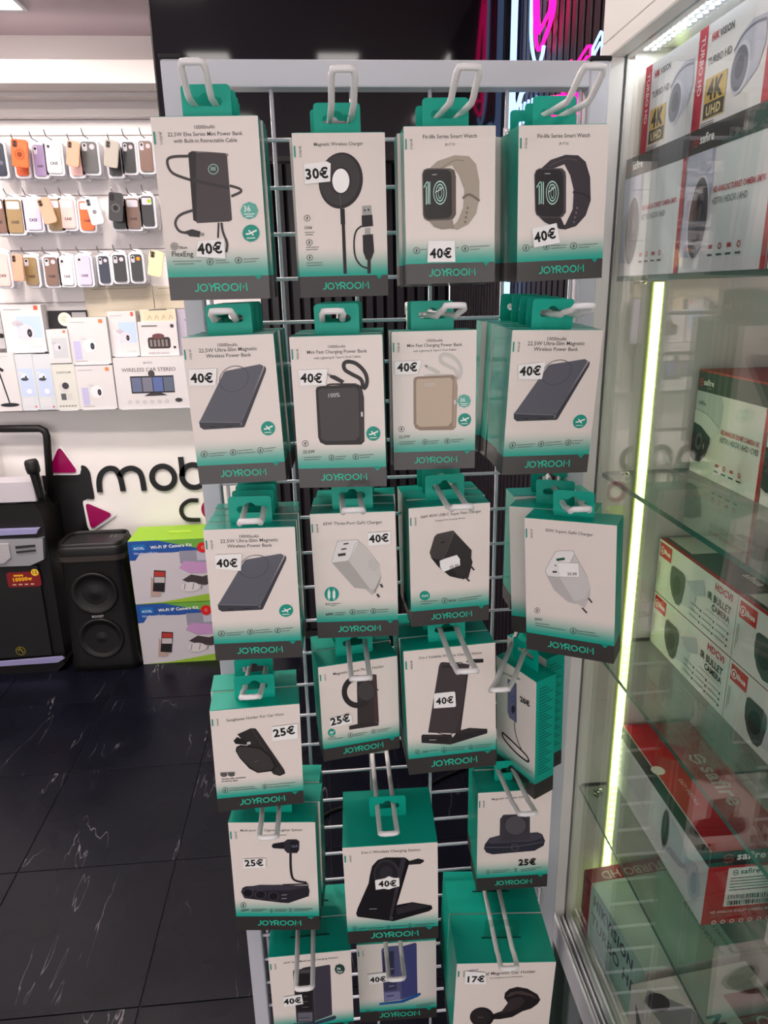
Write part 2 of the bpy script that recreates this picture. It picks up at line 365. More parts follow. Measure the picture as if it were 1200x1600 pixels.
# ------------------------------------------------------------------ hooks and hanging boxes
FIT = {
 'R1C1': (-0.1127, 0.8400, 1.7763, 0.1111, 0.1826, -0.0489, 0.0292, -0.0011),
 'R1C2': (0.0271, 0.8650, 1.7653, 0.1017, 0.1714, 0.0087, -0.0007, -0.0051),
 'R1C3': (0.1475, 0.8500, 1.7685, 0.1014, 0.1622, 0.0117, -0.0274, -0.0098),
 'R1C4': (0.2746, 0.8500, 1.7694, 0.1050, 0.1620, 0.0900, 0.0205, -0.0306),
 'R2C1': (-0.1070, 0.8350, 1.5546, 0.1039, 0.1716, -0.0645, 0.0097, -0.0246),
 'R2C2': (0.0147, 0.8300, 1.5519, 0.1059, 0.1785, -0.1166, 0.0162, -0.0100),
 'R2C3': (0.1321, 0.8600, 1.5530, 0.1014, 0.1683, -0.0602, -0.0066, -0.0028),
 'R2C4': (0.2764, 0.8400, 1.5514, 0.1124, 0.1759, 0.0717, 0.0498, 0.0254),
 'R3C1': (-0.0981, 0.8200, 1.3304, 0.1093, 0.1752, -0.0300, -0.0038, 0.0018),
 'R3C2': (0.0275, 0.8500, 1.3348, 0.1071, 0.1726, -0.0763, 0.0020, -0.0132),
 'R3C3': (0.1524, 0.8600, 1.3357, 0.1066, 0.1668, 0.0505, 0.0065, -0.0151),
 'R3C4': (0.2965, 0.8200, 1.3202, 0.1151, 0.1884, -0.5745, 0.0260, -0.0485),
 'R4C1': (-0.1078, 0.8100, 1.0910, 0.1142, 0.1545, 0.0595, -0.0017, 0.0155),
 'R4C2': (0.0286, 0.8600, 1.1202, 0.1099, 0.1471, 0.1578, -0.0142, -0.0082),
 'R4C3': (0.1521, 0.8500, 1.1395, 0.1259, 0.1938, 0.0256, -0.0205, -0.0288),
 'R4C4': (0.2499, 0.8700, 1.0887, 0.0846, 0.1997, -1.1136, 0.0611, 0.0242),
 'R5C1': (-0.0997, 0.8200, 0.9021, 0.1203, 0.1900, -0.0865, -0.0034, 0.0122),
 'R5C2': (0.0606, 0.7800, 0.8844, 0.1289, 0.1712, -0.0385, 0.0179, -0.0116),
 'R5C4': (0.2537, 0.8600, 0.8910, 0.1105, 0.1815, -0.0274, 0.0004, -0.0063),
 'R6C1': (-0.0596, 0.8200, 0.6614, 0.1222, 0.1650, 0.0010, -0.0000, -0.0009),
 'R6C2': (0.0742, 0.8700, 0.6110, 0.1267, 0.1645, -0.0373, -0.0033, -0.0091),
 'R6C4': (0.2253, 0.7700, 0.6685, 0.1446, 0.1750, -0.0466, -0.0002, 0.0394),
}

# flat print of every front box, in millimetres on its own face (u from the middle, v down from the top edge)
ART = {
'R1C1':[('t',(70,68,66),'10000mAh',(-10.9,-11.6),(10.2,-11.3)),('t',(70,68,66),'22.5W Elva Series Mini Power Bank',(-39.3,-18.2),(38.7,-17.9)),('t',(70,68,66),'with Built-in Retractable Cable',(-33.8,-24.3),(32.4,-24.2)),('s',(66,60,60),2.8,[(-19.6,-37.0),(-37.5,-37.6),(-42.8,-42.4),(-38.2,-53.1),(-18.7,-60.4)]),('p',(40,35,36),[(-19.9,-34.2),(-15.7,-32.2),(-10.9,-33.5),(-16.8,-102.1),(-21.6,-99.6)]),('p',(70,62,62),[(-11.8,-33.5),(18.7,-35.0),(20.5,-37.2),(20.3,-99.9),(17.1,-101.6),(-18.2,-102.7)]),('s',(92,84,84),0.85,[(-15.3,-32.6),(18.7,-35.2),(20.5,-37.6)]),('s',(52,46,47),3.25,[(-18.7,-60.0),(1.2,-64.5),(20.2,-68.2)]),('s',(66,60,60),2.6,[(20.8,-66.1),(30.8,-69.2),(31.8,-72.5),(21.5,-76.6)]),('g',(150,190,180),(4.9,-49.9),(10.5,-50.0),(4.4,-55.0),0.84),('t',(150,190,180),'88',(2.1,-51.3),(7.5,-51.4)),('s',(66,60,60),2.65,[(-20.5,-89.6),(-35.0,-94.2),(-41.1,-102.1),(-37.9,-110.1),(-30.1,-112.4)]),('p',(52,48,48),[(-32.7,-111.0),(-23.9,-108.6),(-14.9,-111.1),(-16.5,-117.0),(-27.0,-115.9)]),('p',(150,148,146),[(-15.0,-112.2),(-10.9,-112.7),(-11.5,-116.0),(-15.6,-115.7)]),('s',(52,48,48),2.0,[(5.5,-102.7),(3.4,-118.0)]),('s',(52,48,48),2.45,[(8.5,-102.7),(9.4,-112.7),(12.8,-123.6),(11.1,-132.8)]),('g',(100,98,96),(-44.8,-125.8),(-40.6,-125.9),(-45.2,-129.8),0.833),('g',(100,98,96),(-44.8,-125.8),(-42.2,-125.9),(-45.1,-128.2),0.727),('g',(100,98,96),(-44.8,-125.8),(-43.6,-125.9),(-44.9,-126.9),0.5),('t',(70,68,66),'70cm',(-40.0,-128.8),(-31.1,-128.5)),('t',(70,68,66),'FlexEng',(-48.5,-136.1),(-25.3,-136.5)),('e',(96,176,160),(39.7,-91.1),(49.3,-91.2),(39.0,-100.0),8),('t',(240,242,240),'36',(33.8,-91.9),(41.1,-91.8)),('s',(235,240,238),0.95,[(33.6,-94.5),(45.2,-94.6)]),('s',(235,240,238),0.9,[(35.4,-96.8),(43.1,-96.8)]),('e',(22,150,130),(39.7,-113.9),(49.0,-114.0),(39.0,-122.6),24),('s',(235,240,238),1.8,[(34.1,-114.6),(37.8,-114.3),(46.0,-111.0)]),('s',(235,240,238),1.4,[(37.2,-110.8),(42.3,-116.1)]),('s',(235,240,238),0.95,[(34.6,-119.0),(44.0,-118.7)]),('g',(70,72,70),(-7.6,-142.4),(-3.9,-142.5),(-8.0,-146.0),0.84),('s',(70,72,70),0.9,[(-6.9,-140.7),(-8.2,-142.6),(-7.1,-142.3),(-8.4,-144.2)]),('g',(70,72,70),(23.6,-141.5),(27.4,-141.6),(23.3,-145.0),0.84),('s',(70,72,70),0.95,[(24.3,-139.7),(23.1,-141.7),(24.2,-141.3),(22.9,-143.3)]),('s',(96,104,100),0.6,[(-48.4,-141.2),(-16.9,-141.4)]),('s',(96,104,100),0.6,[(-46.4,-144.1),(-25.4,-144.1)]),('s',(96,104,100),0.6,[(-1.7,-141.4),(10.1,-141.2)]),('s',(96,104,100),0.6,[(-1.4,-143.9),(13.4,-143.5)]),('s',(96,104,100),0.6,[(28.9,-140.5),(46.5,-140.2)]),('s',(96,104,100),0.6,[(29.1,-143.4),(42.8,-143.0)]),('S','40€',[(-18.3,-120.9),(10.2,-119.2),(9.8,-139.4),(-21.8,-136.6)],(-19.7,-134.4),(7.3,-133.4))],
'R1C2':[('t',(70,68,66),'Magnetic Wireless Charger',(-27.3,-12.9),(26.8,-12.3)),('e',(50,46,48),(0.6,-48.1),(24.9,-50.7),(-3.9,-76.6),36),('e',(66,62,63),(-0.3,-47.2),(21.4,-49.6),(-4.3,-72.9),36),('e',(50,46,48),(0.6,-48.1),(12.0,-49.0),(-1.1,-62.4),32),('e',(252,249,246),(0.6,-48.1),(10.1,-48.2),(0.1,-60.5),28),('s',(90,86,86),0.9,[(-1.1,-61.6),(-0.5,-74.8)]),('s',(44,40,42),5.1,[(1.1,-76.6),(1.1,-93.2)]),('s',(44,40,42),3.7,[(1.4,-93.2),(1.4,-146.1)]),('p',(168,166,164),[(23.3,-74.1),(33.7,-73.6),(34.1,-83.8),(23.2,-83.7)]),('s',(60,58,58),1.9,[(25.8,-77.9),(26.7,-79.7)]),('s',(60,58,58),1.9,[(29.9,-77.5),(31.1,-79.3)]),('p',(48,44,46),[(22.5,-84.1),(34.6,-83.6),(35.2,-95.5),(22.5,-96.5)]),('p',(170,168,166),[(25.7,-97.6),(32.0,-97.3),(32.0,-104.5),(25.4,-104.4)]),('s',(48,44,46),1.85,[(22.1,-95.3),(15.9,-100.2),(13.0,-111.0),(13.6,-127.1),(19.4,-137.1),(27.7,-140.8)]),('p',(48,44,46),[(23.0,-104.8),(34.7,-104.1),(35.6,-122.9),(31.9,-131.6),(26.0,-131.5),(22.9,-122.7)]),('s',(48,44,46),3.8,[(29.5,-130.9),(29.0,-146.5)]),('t',(70,68,66),'15W',(-42.4,-97.6),(-33.8,-97.7)),('g',(70,72,70),(-38.9,-86.0),(-35.3,-86.1),(-39.1,-89.3),0.84),('s',(70,72,70),0.9,[(-38.2,-84.3),(-39.4,-86.2),(-38.3,-85.8),(-39.5,-87.7)]),('g',(70,72,70),(-37.9,-111.6),(-34.3,-111.7),(-38.1,-115.0),0.84),('s',(70,72,70),0.9,[(-37.3,-109.9),(-38.5,-111.8),(-37.4,-111.5),(-38.5,-113.3)]),('g',(70,72,70),(-38.3,-127.8),(-34.9,-127.9),(-38.5,-131.0),0.84),('s',(70,72,70),0.8,[(-37.7,-126.2),(-38.8,-128.0),(-37.8,-127.7),(-38.9,-129.4)]),('s',(96,104,100),0.6,[(-42.6,-100.9),(-31.3,-100.9)]),('s',(96,104,100),0.65,[(-41.8,-103.4),(-33.1,-103.4)]),('s',(96,104,100),0.6,[(-41.8,-116.8),(-27.1,-116.6)]),('s',(96,104,100),0.65,[(-42.0,-119.3),(-28.6,-119.1)]),('s',(96,104,100),0.6,[(-42.0,-133.5),(-24.5,-133.4)]),('s',(96,104,100),0.6,[(-42.2,-136.3),(-24.7,-136.2)]),('S','30€',[(-39.2,-30.9),(-14.0,-28.6),(-9.9,-30.7),(-11.2,-48.8),(-39.2,-51.3)],(-37.8,-46.3),(-12.9,-44.9))],
'R1C3':[('t',(70,68,66),'Fit-life Series Smart Watch',(-29.7,-12.0),(29.8,-11.6)),('t',(110,108,106),'JR-FT3S',(-5.7,-19.2),(5.6,-19.2)),('p',(172,160,146),[(-24.9,-43.0),(-14.1,-34.4),(4.9,-28.9),(21.0,-30.0),(29.1,-38.2),(32.8,-55.6),(32.9,-73.1),(29.3,-88.9),(20.3,-99.9),(8.1,-105.4),(0.1,-103.9),(8.2,-95.8),(14.3,-82.6),(15.7,-64.0),(10.0,-49.8),(2.0,-38.9),(-11.4,-43.2)]),('s',(140,128,116),0.9,[(-11.3,-42.3),(4.9,-34.0),(15.5,-35.0)]),('s',(120,110,100),2.75,[(13.8,-72.7),(21.5,-68.9),(33.1,-75.7)]),('e',(120,110,100),(19.6,-82.7),(20.8,-82.7),(19.6,-84.0),24),('e',(120,110,100),(18.6,-87.6),(19.8,-87.6),(18.6,-88.9),24),('e',(120,110,100),(17.6,-92.4),(18.8,-92.5),(17.6,-93.8),24),('e',(120,110,100),(16.7,-97.3),(17.9,-97.4),(16.7,-98.7),24),('p',(150,140,128),[(-25.6,-94.0),(2.1,-93.5),(4.5,-103.6),(-10.1,-104.6),(-18.5,-101.9)]),('p',(96,88,80),[(-31.3,-47.0),(-29.3,-42.9),(-25.1,-41.5),(0.1,-41.9),(4.8,-43.9),(6.4,-50.8),(6.3,-89.1),(3.3,-93.5),(-1.8,-94.9),(-25.7,-95.3),(-29.7,-92.8),(-31.1,-89.0)]),('p',(44,40,40),[(-30.1,-47.6),(-28.4,-44.2),(-24.6,-42.8),(-3.3,-43.1),(0.5,-45.5),(1.4,-50.7),(1.7,-87.9),(-0.8,-91.8),(-4.7,-93.1),(-24.9,-93.6),(-28.7,-91.3),(-29.9,-87.7)]),('s',(176,214,200),1.15,[(-29.7,-61.0),(-24.8,-55.5),(-25.2,-77.7)]),('s',(176,214,200),1.15,[(-26.8,-59.3),(-27.1,-78.5)]),('s',(176,214,200),1.1,[(-22.9,-55.1),(-23.2,-78.1)]),('g',(176,214,200),(-11.6,-66.5),(-4.0,-66.7),(-11.7,-78.8),0.886),('g',(176,214,200),(-11.6,-66.5),(-6.8,-66.6),(-11.7,-75.7),0.839),('g',(176,214,200),(-11.6,-66.5),(-9.5,-66.6),(-11.7,-72.7),0.784),('s',(230,240,236),0.75,[(-16.9,-66.0),(-11.6,-63.5),(-8.2,-60.5)]),('s',(170,168,166),0.95,[(-20.2,-48.2),(-15.0,-47.9)]),('g',(70,72,70),(-39.0,-126.2),(-35.1,-126.3),(-39.1,-129.8),0.84),('s',(70,72,70),0.95,[(-38.4,-124.4),(-39.6,-126.4),(-38.4,-126.0),(-39.7,-128.0)]),('g',(70,72,70),(16.6,-125.3),(20.6,-125.4),(16.6,-128.9),0.84),('s',(70,72,70),0.95,[(17.2,-123.5),(16.0,-125.4),(17.2,-125.1),(16.0,-127.1)]),('s',(96,104,100),0.65,[(-34.2,-125.2),(-27.4,-125.1)]),('s',(96,104,100),0.6,[(5.6,-124.3),(9.8,-124.2)]),('s',(96,104,100),0.65,[(21.5,-123.6),(44.9,-123.0)]),('s',(96,104,100),0.6,[(22.0,-126.6),(33.8,-126.2)]),('S','40€',[(-25.8,-116.3),(4.4,-116.8),(5.0,-139.4),(-27.1,-139.0)],(-24.3,-134.5),(0.6,-134.7))],
'R1C4':[('t',(70,68,66),'Fit-life Series Smart Watch',(-30.7,-12.5),(30.2,-12.5)),('t',(110,108,106),'JR-FT3S',(-5.8,-19.5),(5.5,-19.7)),('p',(60,52,58),[(-27.4,-44.0),(-15.2,-34.6),(2.1,-29.8),(17.2,-30.6),(26.4,-37.3),(32.5,-53.1),(34.5,-77.5),(29.1,-93.1),(17.9,-104.0),(5.0,-107.2),(-4.0,-106.0),(4.8,-101.7),(13.0,-85.8),(13.4,-65.8),(8.5,-50.7),(1.2,-39.3),(-10.0,-42.9)]),('s',(84,76,82),0.95,[(-17.5,-41.0),(2.3,-33.9),(16.2,-35.7)]),('s',(40,34,38),2.35,[(12.5,-68.0),(24.1,-70.1),(33.6,-75.2)]),('e',(120,112,116),(18.3,-84.8),(19.4,-84.9),(18.4,-86.0),24),('e',(120,112,116),(17.3,-89.7),(18.3,-89.8),(17.3,-90.9),24),('e',(120,112,116),(16.2,-94.7),(17.2,-94.7),(16.2,-95.8),24),('e',(120,112,116),(15.1,-99.6),(16.1,-99.6),(15.1,-100.7),24),('p',(52,45,50),[(-27.5,-92.3),(-1.9,-92.5),(5.6,-107.2),(-8.0,-104.5),(-21.0,-98.1)]),('p',(74,66,70),[(-33.8,-49.2),(-31.9,-44.5),(-28.0,-42.7),(-1.2,-43.3),(2.8,-47.1),(3.7,-52.3),(4.9,-88.9),(1.4,-93.5),(-3.7,-94.9),(-24.9,-93.5),(-30.3,-90.6),(-31.9,-86.5)]),('p',(40,35,38),[(-32.8,-49.7),(-31.1,-45.4),(-27.4,-44.0),(-4.4,-44.5),(-0.8,-47.4),(0.4,-52.3),(1.8,-88.1),(-1.2,-92.0),(-5.2,-93.3),(-24.2,-92.2),(-29.3,-89.8),(-30.9,-86.1)]),('s',(176,214,200),1.2,[(-31.0,-62.3),(-25.6,-56.8),(-25.0,-79.2)]),('s',(176,214,200),1.2,[(-27.8,-60.2),(-27.3,-79.6)]),('s',(176,214,200),1.15,[(-23.1,-56.4),(-22.5,-79.7)]),('g',(176,214,200),(-12.2,-68.1),(-4.6,-68.3),(-11.8,-80.5),0.884),('g',(176,214,200),(-12.2,-68.1),(-7.4,-68.3),(-11.9,-77.4),0.836),('g',(176,214,200),(-12.2,-68.1),(-10.2,-68.2),(-12.0,-74.3),0.778),('s',(230,240,236),0.75,[(-17.3,-67.5),(-12.3,-64.6),(-8.9,-61.6)]),('s',(170,168,166),0.95,[(-21.8,-48.4),(-15.3,-48.4)]),('g',(70,72,70),(-42.3,-125.0),(-38.2,-125.2),(-42.3,-128.7),0.84),('s',(70,72,70),1.0,[(-41.8,-123.2),(-42.9,-125.2),(-41.7,-124.9),(-42.9,-126.8)]),('g',(70,72,70),(-17.6,-125.1),(-14.0,-125.2),(-17.5,-128.3),0.84),('s',(70,72,70),0.85,[(-17.1,-123.5),(-18.2,-125.2),(-17.1,-125.0),(-18.1,-126.7)]),('g',(70,72,70),(15.6,-125.1),(19.8,-125.2),(15.8,-128.8),0.84),('s',(70,72,70),1.0,[(16.2,-123.2),(15.0,-125.2),(16.3,-124.9),(15.1,-126.9)]),('s',(96,104,100),0.6,[(-37.2,-124.3),(-31.8,-124.3)]),('s',(96,104,100),0.65,[(-12.5,-123.9),(7.0,-123.8)]),('s',(96,104,100),0.7,[(-11.9,-126.9),(5.8,-126.5)]),('s',(96,104,100),0.65,[(21.4,-124.4),(45.0,-123.9)]),('s',(96,104,100),0.65,[(22.0,-127.2),(34.6,-127.0)]),('S','40€',[(-36.1,-104.8),(-6.6,-100.0),(-1.7,-121.1),(-33.1,-125.2)],(-32.4,-119.9),(-6.8,-115.4))],
'R2C1':[('t',(70,68,66),'10000mAh',(-11.8,-11.4),(10.3,-11.9)),('t',(70,68,66),'22.5W Ultra-Slim Magnetic',(-33.7,-16.9),(32.0,-17.2)),('t',(70,68,66),'Wireless Power Bank',(-26.4,-23.1),(24.8,-23.7)),('p',(58,58,66),[(-43.5,-95.4),(5.8,-96.2),(39.0,-35.1),(40.4,-38.2),(39.6,-41.7),(9.0,-103.8),(7.1,-104.7),(-39.1,-105.2),(-43.0,-102.2)]),('p',(92,92,102),[(-40.8,-92.4),(-8.1,-40.1),(-5.3,-38.7),(33.9,-33.0),(37.4,-35.1),(37.2,-37.2),(6.2,-96.2),(2.9,-98.1),(-40.2,-96.5),(-43.0,-95.4)]),('g',(74,74,84),(2.5,-48.2),(19.1,-41.6),(7.2,-61.6),0.945),('s',(130,130,140),0.65,[(-43.1,-95.9),(3.3,-98.6),(6.1,-97.3),(38.3,-37.7)]),('s',(30,30,34),1.15,[(-31.3,-102.3),(-25.9,-102.4)]),('s',(30,30,34),1.1,[(-14.0,-102.3),(-5.0,-102.2)]),('e',(22,150,130),(36.1,-107.2),(44.4,-107.6),(35.3,-115.6),24),('s',(235,240,238),1.65,[(31.1,-107.8),(34.4,-107.5),(41.8,-104.5)]),('s',(235,240,238),1.35,[(33.9,-104.1),(38.4,-109.4)]),('s',(235,240,238),0.85,[(31.5,-112.0),(39.8,-112.0)]),('g',(70,72,70),(-42.2,-134.5),(-38.3,-134.7),(-42.7,-138.5),0.84),('s',(70,72,70),1.0,[(-41.4,-132.6),(-42.8,-134.7),(-41.6,-134.3),(-43.0,-136.5)]),('g',(70,72,70),(-8.0,-133.9),(-4.4,-134.0),(-8.4,-137.6),0.84),('s',(70,72,70),0.95,[(-7.3,-132.0),(-8.6,-134.0),(-7.4,-133.7),(-8.8,-135.7)]),('g',(70,72,70),(24.6,-133.1),(28.2,-133.3),(24.2,-136.8),0.84),('s',(70,72,70),0.9,[(25.3,-131.3),(24.0,-133.3),(25.1,-133.0),(23.8,-135.0)]),('s',(96,104,100),0.6,[(-36.9,-134.3),(-15.2,-133.5)]),('s',(96,104,100),0.6,[(-36.8,-137.1),(-19.0,-136.6)]),('s',(96,104,100),0.6,[(-3.1,-132.5),(15.6,-131.5)]),('s',(96,104,100),0.6,[(-3.4,-135.5),(18.1,-134.7)]),('s',(96,104,100),0.6,[(29.3,-131.3),(42.5,-130.5)]),('s',(96,104,100),0.6,[(29.0,-134.5),(39.3,-133.8)]),('S','40€',[(-47.4,-35.0),(-15.4,-35.2),(-18.9,-54.2),(-48.8,-53.5)],(-46.6,-49.8),(-21.2,-50.6))],
'R2C2':[('t',(70,68,66),'10000mAh',(-9.2,-13.4),(10.7,-13.5)),('t',(70,68,66),'Mini Fast Charging Power Bank',(-33.6,-19.2),(35.1,-19.3)),('t',(110,108,106),'with Lightning & Type-C Dual Cables',(-26.2,-25.4),(27.6,-24.7)),('s',(46,42,42),4.45,[(26.2,-60.5),(28.6,-55.7),(26.2,-49.1),(16.4,-43.3),(8.9,-38.1),(8.1,-31.5),(13.3,-29.1),(22.5,-31.9),(30.9,-40.4),(33.9,-49.3),(32.5,-57.6),(29.0,-60.6)]),('p',(46,42,42),[(-9.1,-43.3),(-2.5,-44.4),(7.9,-50.8),(4.8,-54.2),(-8.8,-46.8)]),('p',(150,146,142),[(-12.1,-41.5),(-7.7,-42.5),(-9.2,-45.9),(-11.8,-43.9)]),('s',(46,42,42),2.0,[(-13.2,-56.4),(-7.5,-54.4),(21.5,-55.1)]),('p',(38,34,34),[(-26.2,-61.0),(-25.1,-57.5),(-21.0,-56.2),(23.7,-55.2),(27.6,-58.8),(29.7,-71.3),(28.2,-122.5),(24.2,-126.4),(-18.2,-125.9),(-24.4,-122.9),(-26.6,-116.6)]),('p',(54,48,48),[(24.7,-59.0),(27.9,-61.3),(29.3,-72.4),(27.8,-121.4),(23.6,-123.6)]),('p',(70,64,64),[(-23.1,-62.2),(-21.2,-59.3),(20.2,-58.8),(23.4,-62.2),(22.6,-115.5),(17.5,-121.1),(-18.4,-121.2),(-23.2,-117.4)]),('t',(200,198,196),'100%',(-11.7,-69.6),(1.8,-69.0)),('s',(210,208,205),2.3,[(26.4,-87.4),(26.4,-92.9)]),('t',(70,68,66),'22.5W',(-45.9,-135.6),(-31.6,-135.2)),('g',(70,72,70),(-42.4,-123.5),(-38.5,-123.6),(-42.6,-127.4),0.84),('s',(70,72,70),1.0,[(-41.7,-121.5),(-43.0,-123.6),(-41.8,-123.3),(-43.1,-125.4)]),('e',(22,150,130),(39.0,-113.5),(47.4,-113.7),(38.7,-122.1),24),('s',(235,240,238),1.7,[(33.9,-114.3),(37.3,-113.9),(44.6,-110.7)]),('s',(235,240,238),1.35,[(36.6,-110.5),(41.5,-115.7)]),('s',(235,240,238),0.85,[(34.6,-118.6),(43.0,-118.3)]),('g',(70,72,70),(-12.1,-141.5),(-8.7,-141.6),(-12.3,-145.1),0.84),('s',(70,72,70),0.8,[(-11.5,-139.8),(-12.7,-141.7),(-11.6,-141.4),(-12.7,-143.3)]),('g',(70,72,70),(16.9,-141.0),(20.4,-141.1),(16.8,-144.5),0.84),('s',(70,72,70),0.9,[(17.5,-139.2),(16.4,-141.2),(17.4,-140.8),(16.3,-142.7)]),('s',(96,104,100),0.6,[(-45.8,-140.8),(-24.1,-140.3)]),('s',(96,104,100),0.6,[(-45.5,-143.6),(-26.1,-143.1)]),('s',(96,104,100),0.6,[(-7.5,-140.7),(5.9,-140.0)]),('s',(96,104,100),0.6,[(-7.6,-143.5),(3.9,-143.1)]),('s',(96,104,100),0.6,[(21.6,-139.5),(38.6,-138.7)]),('s',(96,104,100),0.6,[(21.9,-142.3),(33.9,-141.6)]),('S','40€',[(-44.3,-37.1),(-10.5,-36.3),(-14.2,-54.6),(-43.3,-55.0)],(-43.0,-50.6),(-18.0,-51.9))],
'R3C2':[('t',(70,68,66),'65W Three-Port GaN Charger',(-37.5,-15.1),(36.8,-15.4)),('p',(176,172,168),[(-29.5,-65.6),(-7.4,-64.2),(27.2,-104.3),(25.3,-110.6),(13.0,-104.3),(-2.1,-101.7)]),('p',(206,202,198),[(5.4,-36.8),(31.8,-71.6),(32.5,-86.7),(27.1,-105.6),(20.0,-107.1),(-7.8,-63.9)]),('p',(228,225,222),[(-29.7,-60.9),(-21.1,-38.8),(-18.8,-37.2),(3.6,-35.8),(6.3,-38.1),(-5.4,-60.8),(-8.3,-63.2),(-28.4,-65.9)]),('s',(168,164,160),0.6,[(-29.5,-64.4),(-21.1,-38.8),(-18.8,-37.2),(3.6,-35.8),(6.3,-38.1)]),('s',(168,164,160),0.6,[(-28.4,-66.2),(-7.8,-63.7),(6.3,-38.1),(31.8,-71.6)]),('g',(186,182,178),(23.0,-70.8),(27.4,-69.3),(25.1,-77.9),0.88),('g',(186,182,178),(23.0,-70.8),(25.2,-70.0),(24.1,-74.6),0.769),('p',(192,188,184),[(11.4,-103.7),(20.5,-113.0),(30.9,-99.3),(34.2,-84.3),(27.2,-104.3)]),('s',(70,68,66),2.95,[(26.9,-111.4),(29.8,-116.2)]),('s',(70,68,66),2.9,[(31.9,-97.6),(34.5,-102.5)]),('s',(60,58,56),1.9,[(-13.2,-41.0),(-6.7,-40.3)]),('s',(60,58,56),1.9,[(-16.3,-48.0),(-9.6,-47.3)]),('s',(60,58,56),3.6,[(-20.9,-55.8),(-11.1,-54.6)]),('e',(22,150,130),(-31.9,-109.3),(-22.5,-109.6),(-32.5,-119.5),24),('s',(235,240,238),3.45,[(-35.2,-105.0),(-35.8,-114.8)]),('s',(235,240,238),3.45,[(-28.7,-105.3),(-29.2,-115.0)]),('s',(235,240,238),1.25,[(-35.1,-102.0),(-35.9,-117.3)]),('s',(235,240,238),1.25,[(-28.5,-102.2),(-29.3,-117.6)]),('t',(70,68,66),'Kit',(-40.4,-124.9),(-35.4,-124.6)),('b',(70,68,66),'65W',(-41.2,-139.7),(-31.2,-139.3)),('g',(70,72,70),(-6.1,-135.8),(-2.5,-135.9),(-6.2,-139.7),0.84),('s',(70,72,70),0.95,[(-5.4,-133.9),(-6.6,-136.0),(-5.5,-135.6),(-6.7,-137.7)]),('g',(70,72,70),(21.3,-135.5),(24.8,-135.7),(21.1,-139.4),0.84),('s',(70,72,70),0.95,[(21.9,-133.6),(20.7,-135.7),(21.8,-135.4),(20.7,-137.5)]),('s',(96,104,100),0.65,[(-34.4,-123.1),(-20.8,-122.8)]),('s',(96,104,100),0.6,[(-34.5,-125.7),(-26.9,-125.4)]),('s',(96,104,100),0.65,[(-29.4,-136.5),(-15.1,-136.3)]),('s',(96,104,100),0.7,[(-29.6,-139.4),(-16.9,-139.1)]),('s',(96,104,100),0.7,[(-1.3,-134.7),(14.9,-134.3)]),('s',(96,104,100),0.6,[(-1.4,-137.6),(11.7,-137.3)]),('s',(96,104,100),0.65,[(26.1,-133.9),(41.6,-133.4)]),('s',(96,104,100),0.6,[(26.0,-137.3),(40.3,-136.5)]),('S','40€',[(18.2,-26.8),(47.2,-25.4),(46.2,-42.5),(18.5,-43.9)],(19.6,-39.5),(44.5,-38.7))],
'R3C3':[('t',(70,68,66),'GaN 45W USB-C Super Fast Charger',(-38.2,-14.0),(41.6,-12.2)),('t',(110,108,106),'Designed for Samsung devices',(-18.7,-20.1),(20.2,-19.1)),('p',(30,27,27),[(-25.9,-68.4),(-9.6,-71.8),(15.5,-97.2),(14.1,-102.8),(-0.5,-97.7),(-16.3,-82.3)]),('p',(46,42,42),[(4.5,-34.1),(29.2,-63.5),(28.3,-82.9),(23.0,-98.7),(14.1,-101.3),(-9.6,-71.8)]),('p',(66,60,58),[(-27.1,-62.0),(-20.5,-40.7),(-16.9,-37.2),(3.7,-34.0),(7.1,-36.4),(-7.8,-69.2),(-11.5,-72.2),(-25.1,-68.5)]),('s',(88,82,80),0.75,[(5.6,-35.2),(-8.8,-70.7),(-25.1,-67.7)]),('s',(30,27,27),1.9,[(-12.0,-49.5),(-6.5,-48.6)]),('p',(38,35,35),[(7.5,-96.5),(16.8,-103.8),(24.8,-102.3),(30.4,-80.3),(28.2,-73.1),(22.9,-97.9)]),('s',(60,56,54),2.45,[(20.3,-100.5),(26.2,-107.3)]),('s',(60,56,54),2.45,[(27.5,-85.1),(32.6,-92.0)]),('e',(22,150,130),(-34.4,-122.4),(-27.4,-123.1),(-34.5,-129.3),24),('t',(235,240,238),'GaN',(-38.6,-124.0),(-30.1,-124.2)),('g',(70,72,70),(-7.7,-132.4),(-3.7,-132.8),(-7.8,-136.8),0.84),('s',(70,72,70),1.05,[(-7.1,-130.3),(-8.3,-132.6),(-7.1,-132.3),(-8.4,-134.5)]),('t',(70,68,66),'45W',(-2.6,-134.9),(8.1,-135.1)),('s',(96,104,100),0.7,[(-40.9,-130.4),(-16.9,-131.6)]),('s',(96,104,100),0.7,[(-40.4,-133.9),(-24.9,-134.5)]),('s',(96,104,100),0.7,[(10.6,-131.9),(42.5,-129.7)]),('s',(96,104,100),0.7,[(10.6,-134.8),(37.1,-133.3)]),('S','35.00',[(-14.1,-74.1),(-8.3,-71.9),(8.9,-67.8),(12.8,-73.7),(13.1,-82.7),(-9.5,-90.2),(-13.7,-82.5)],(-0.5,-86.5),(11.7,-83.9)),('t',(40,40,40),'€',(-11.6,-88.3),(-8.2,-87.5))],
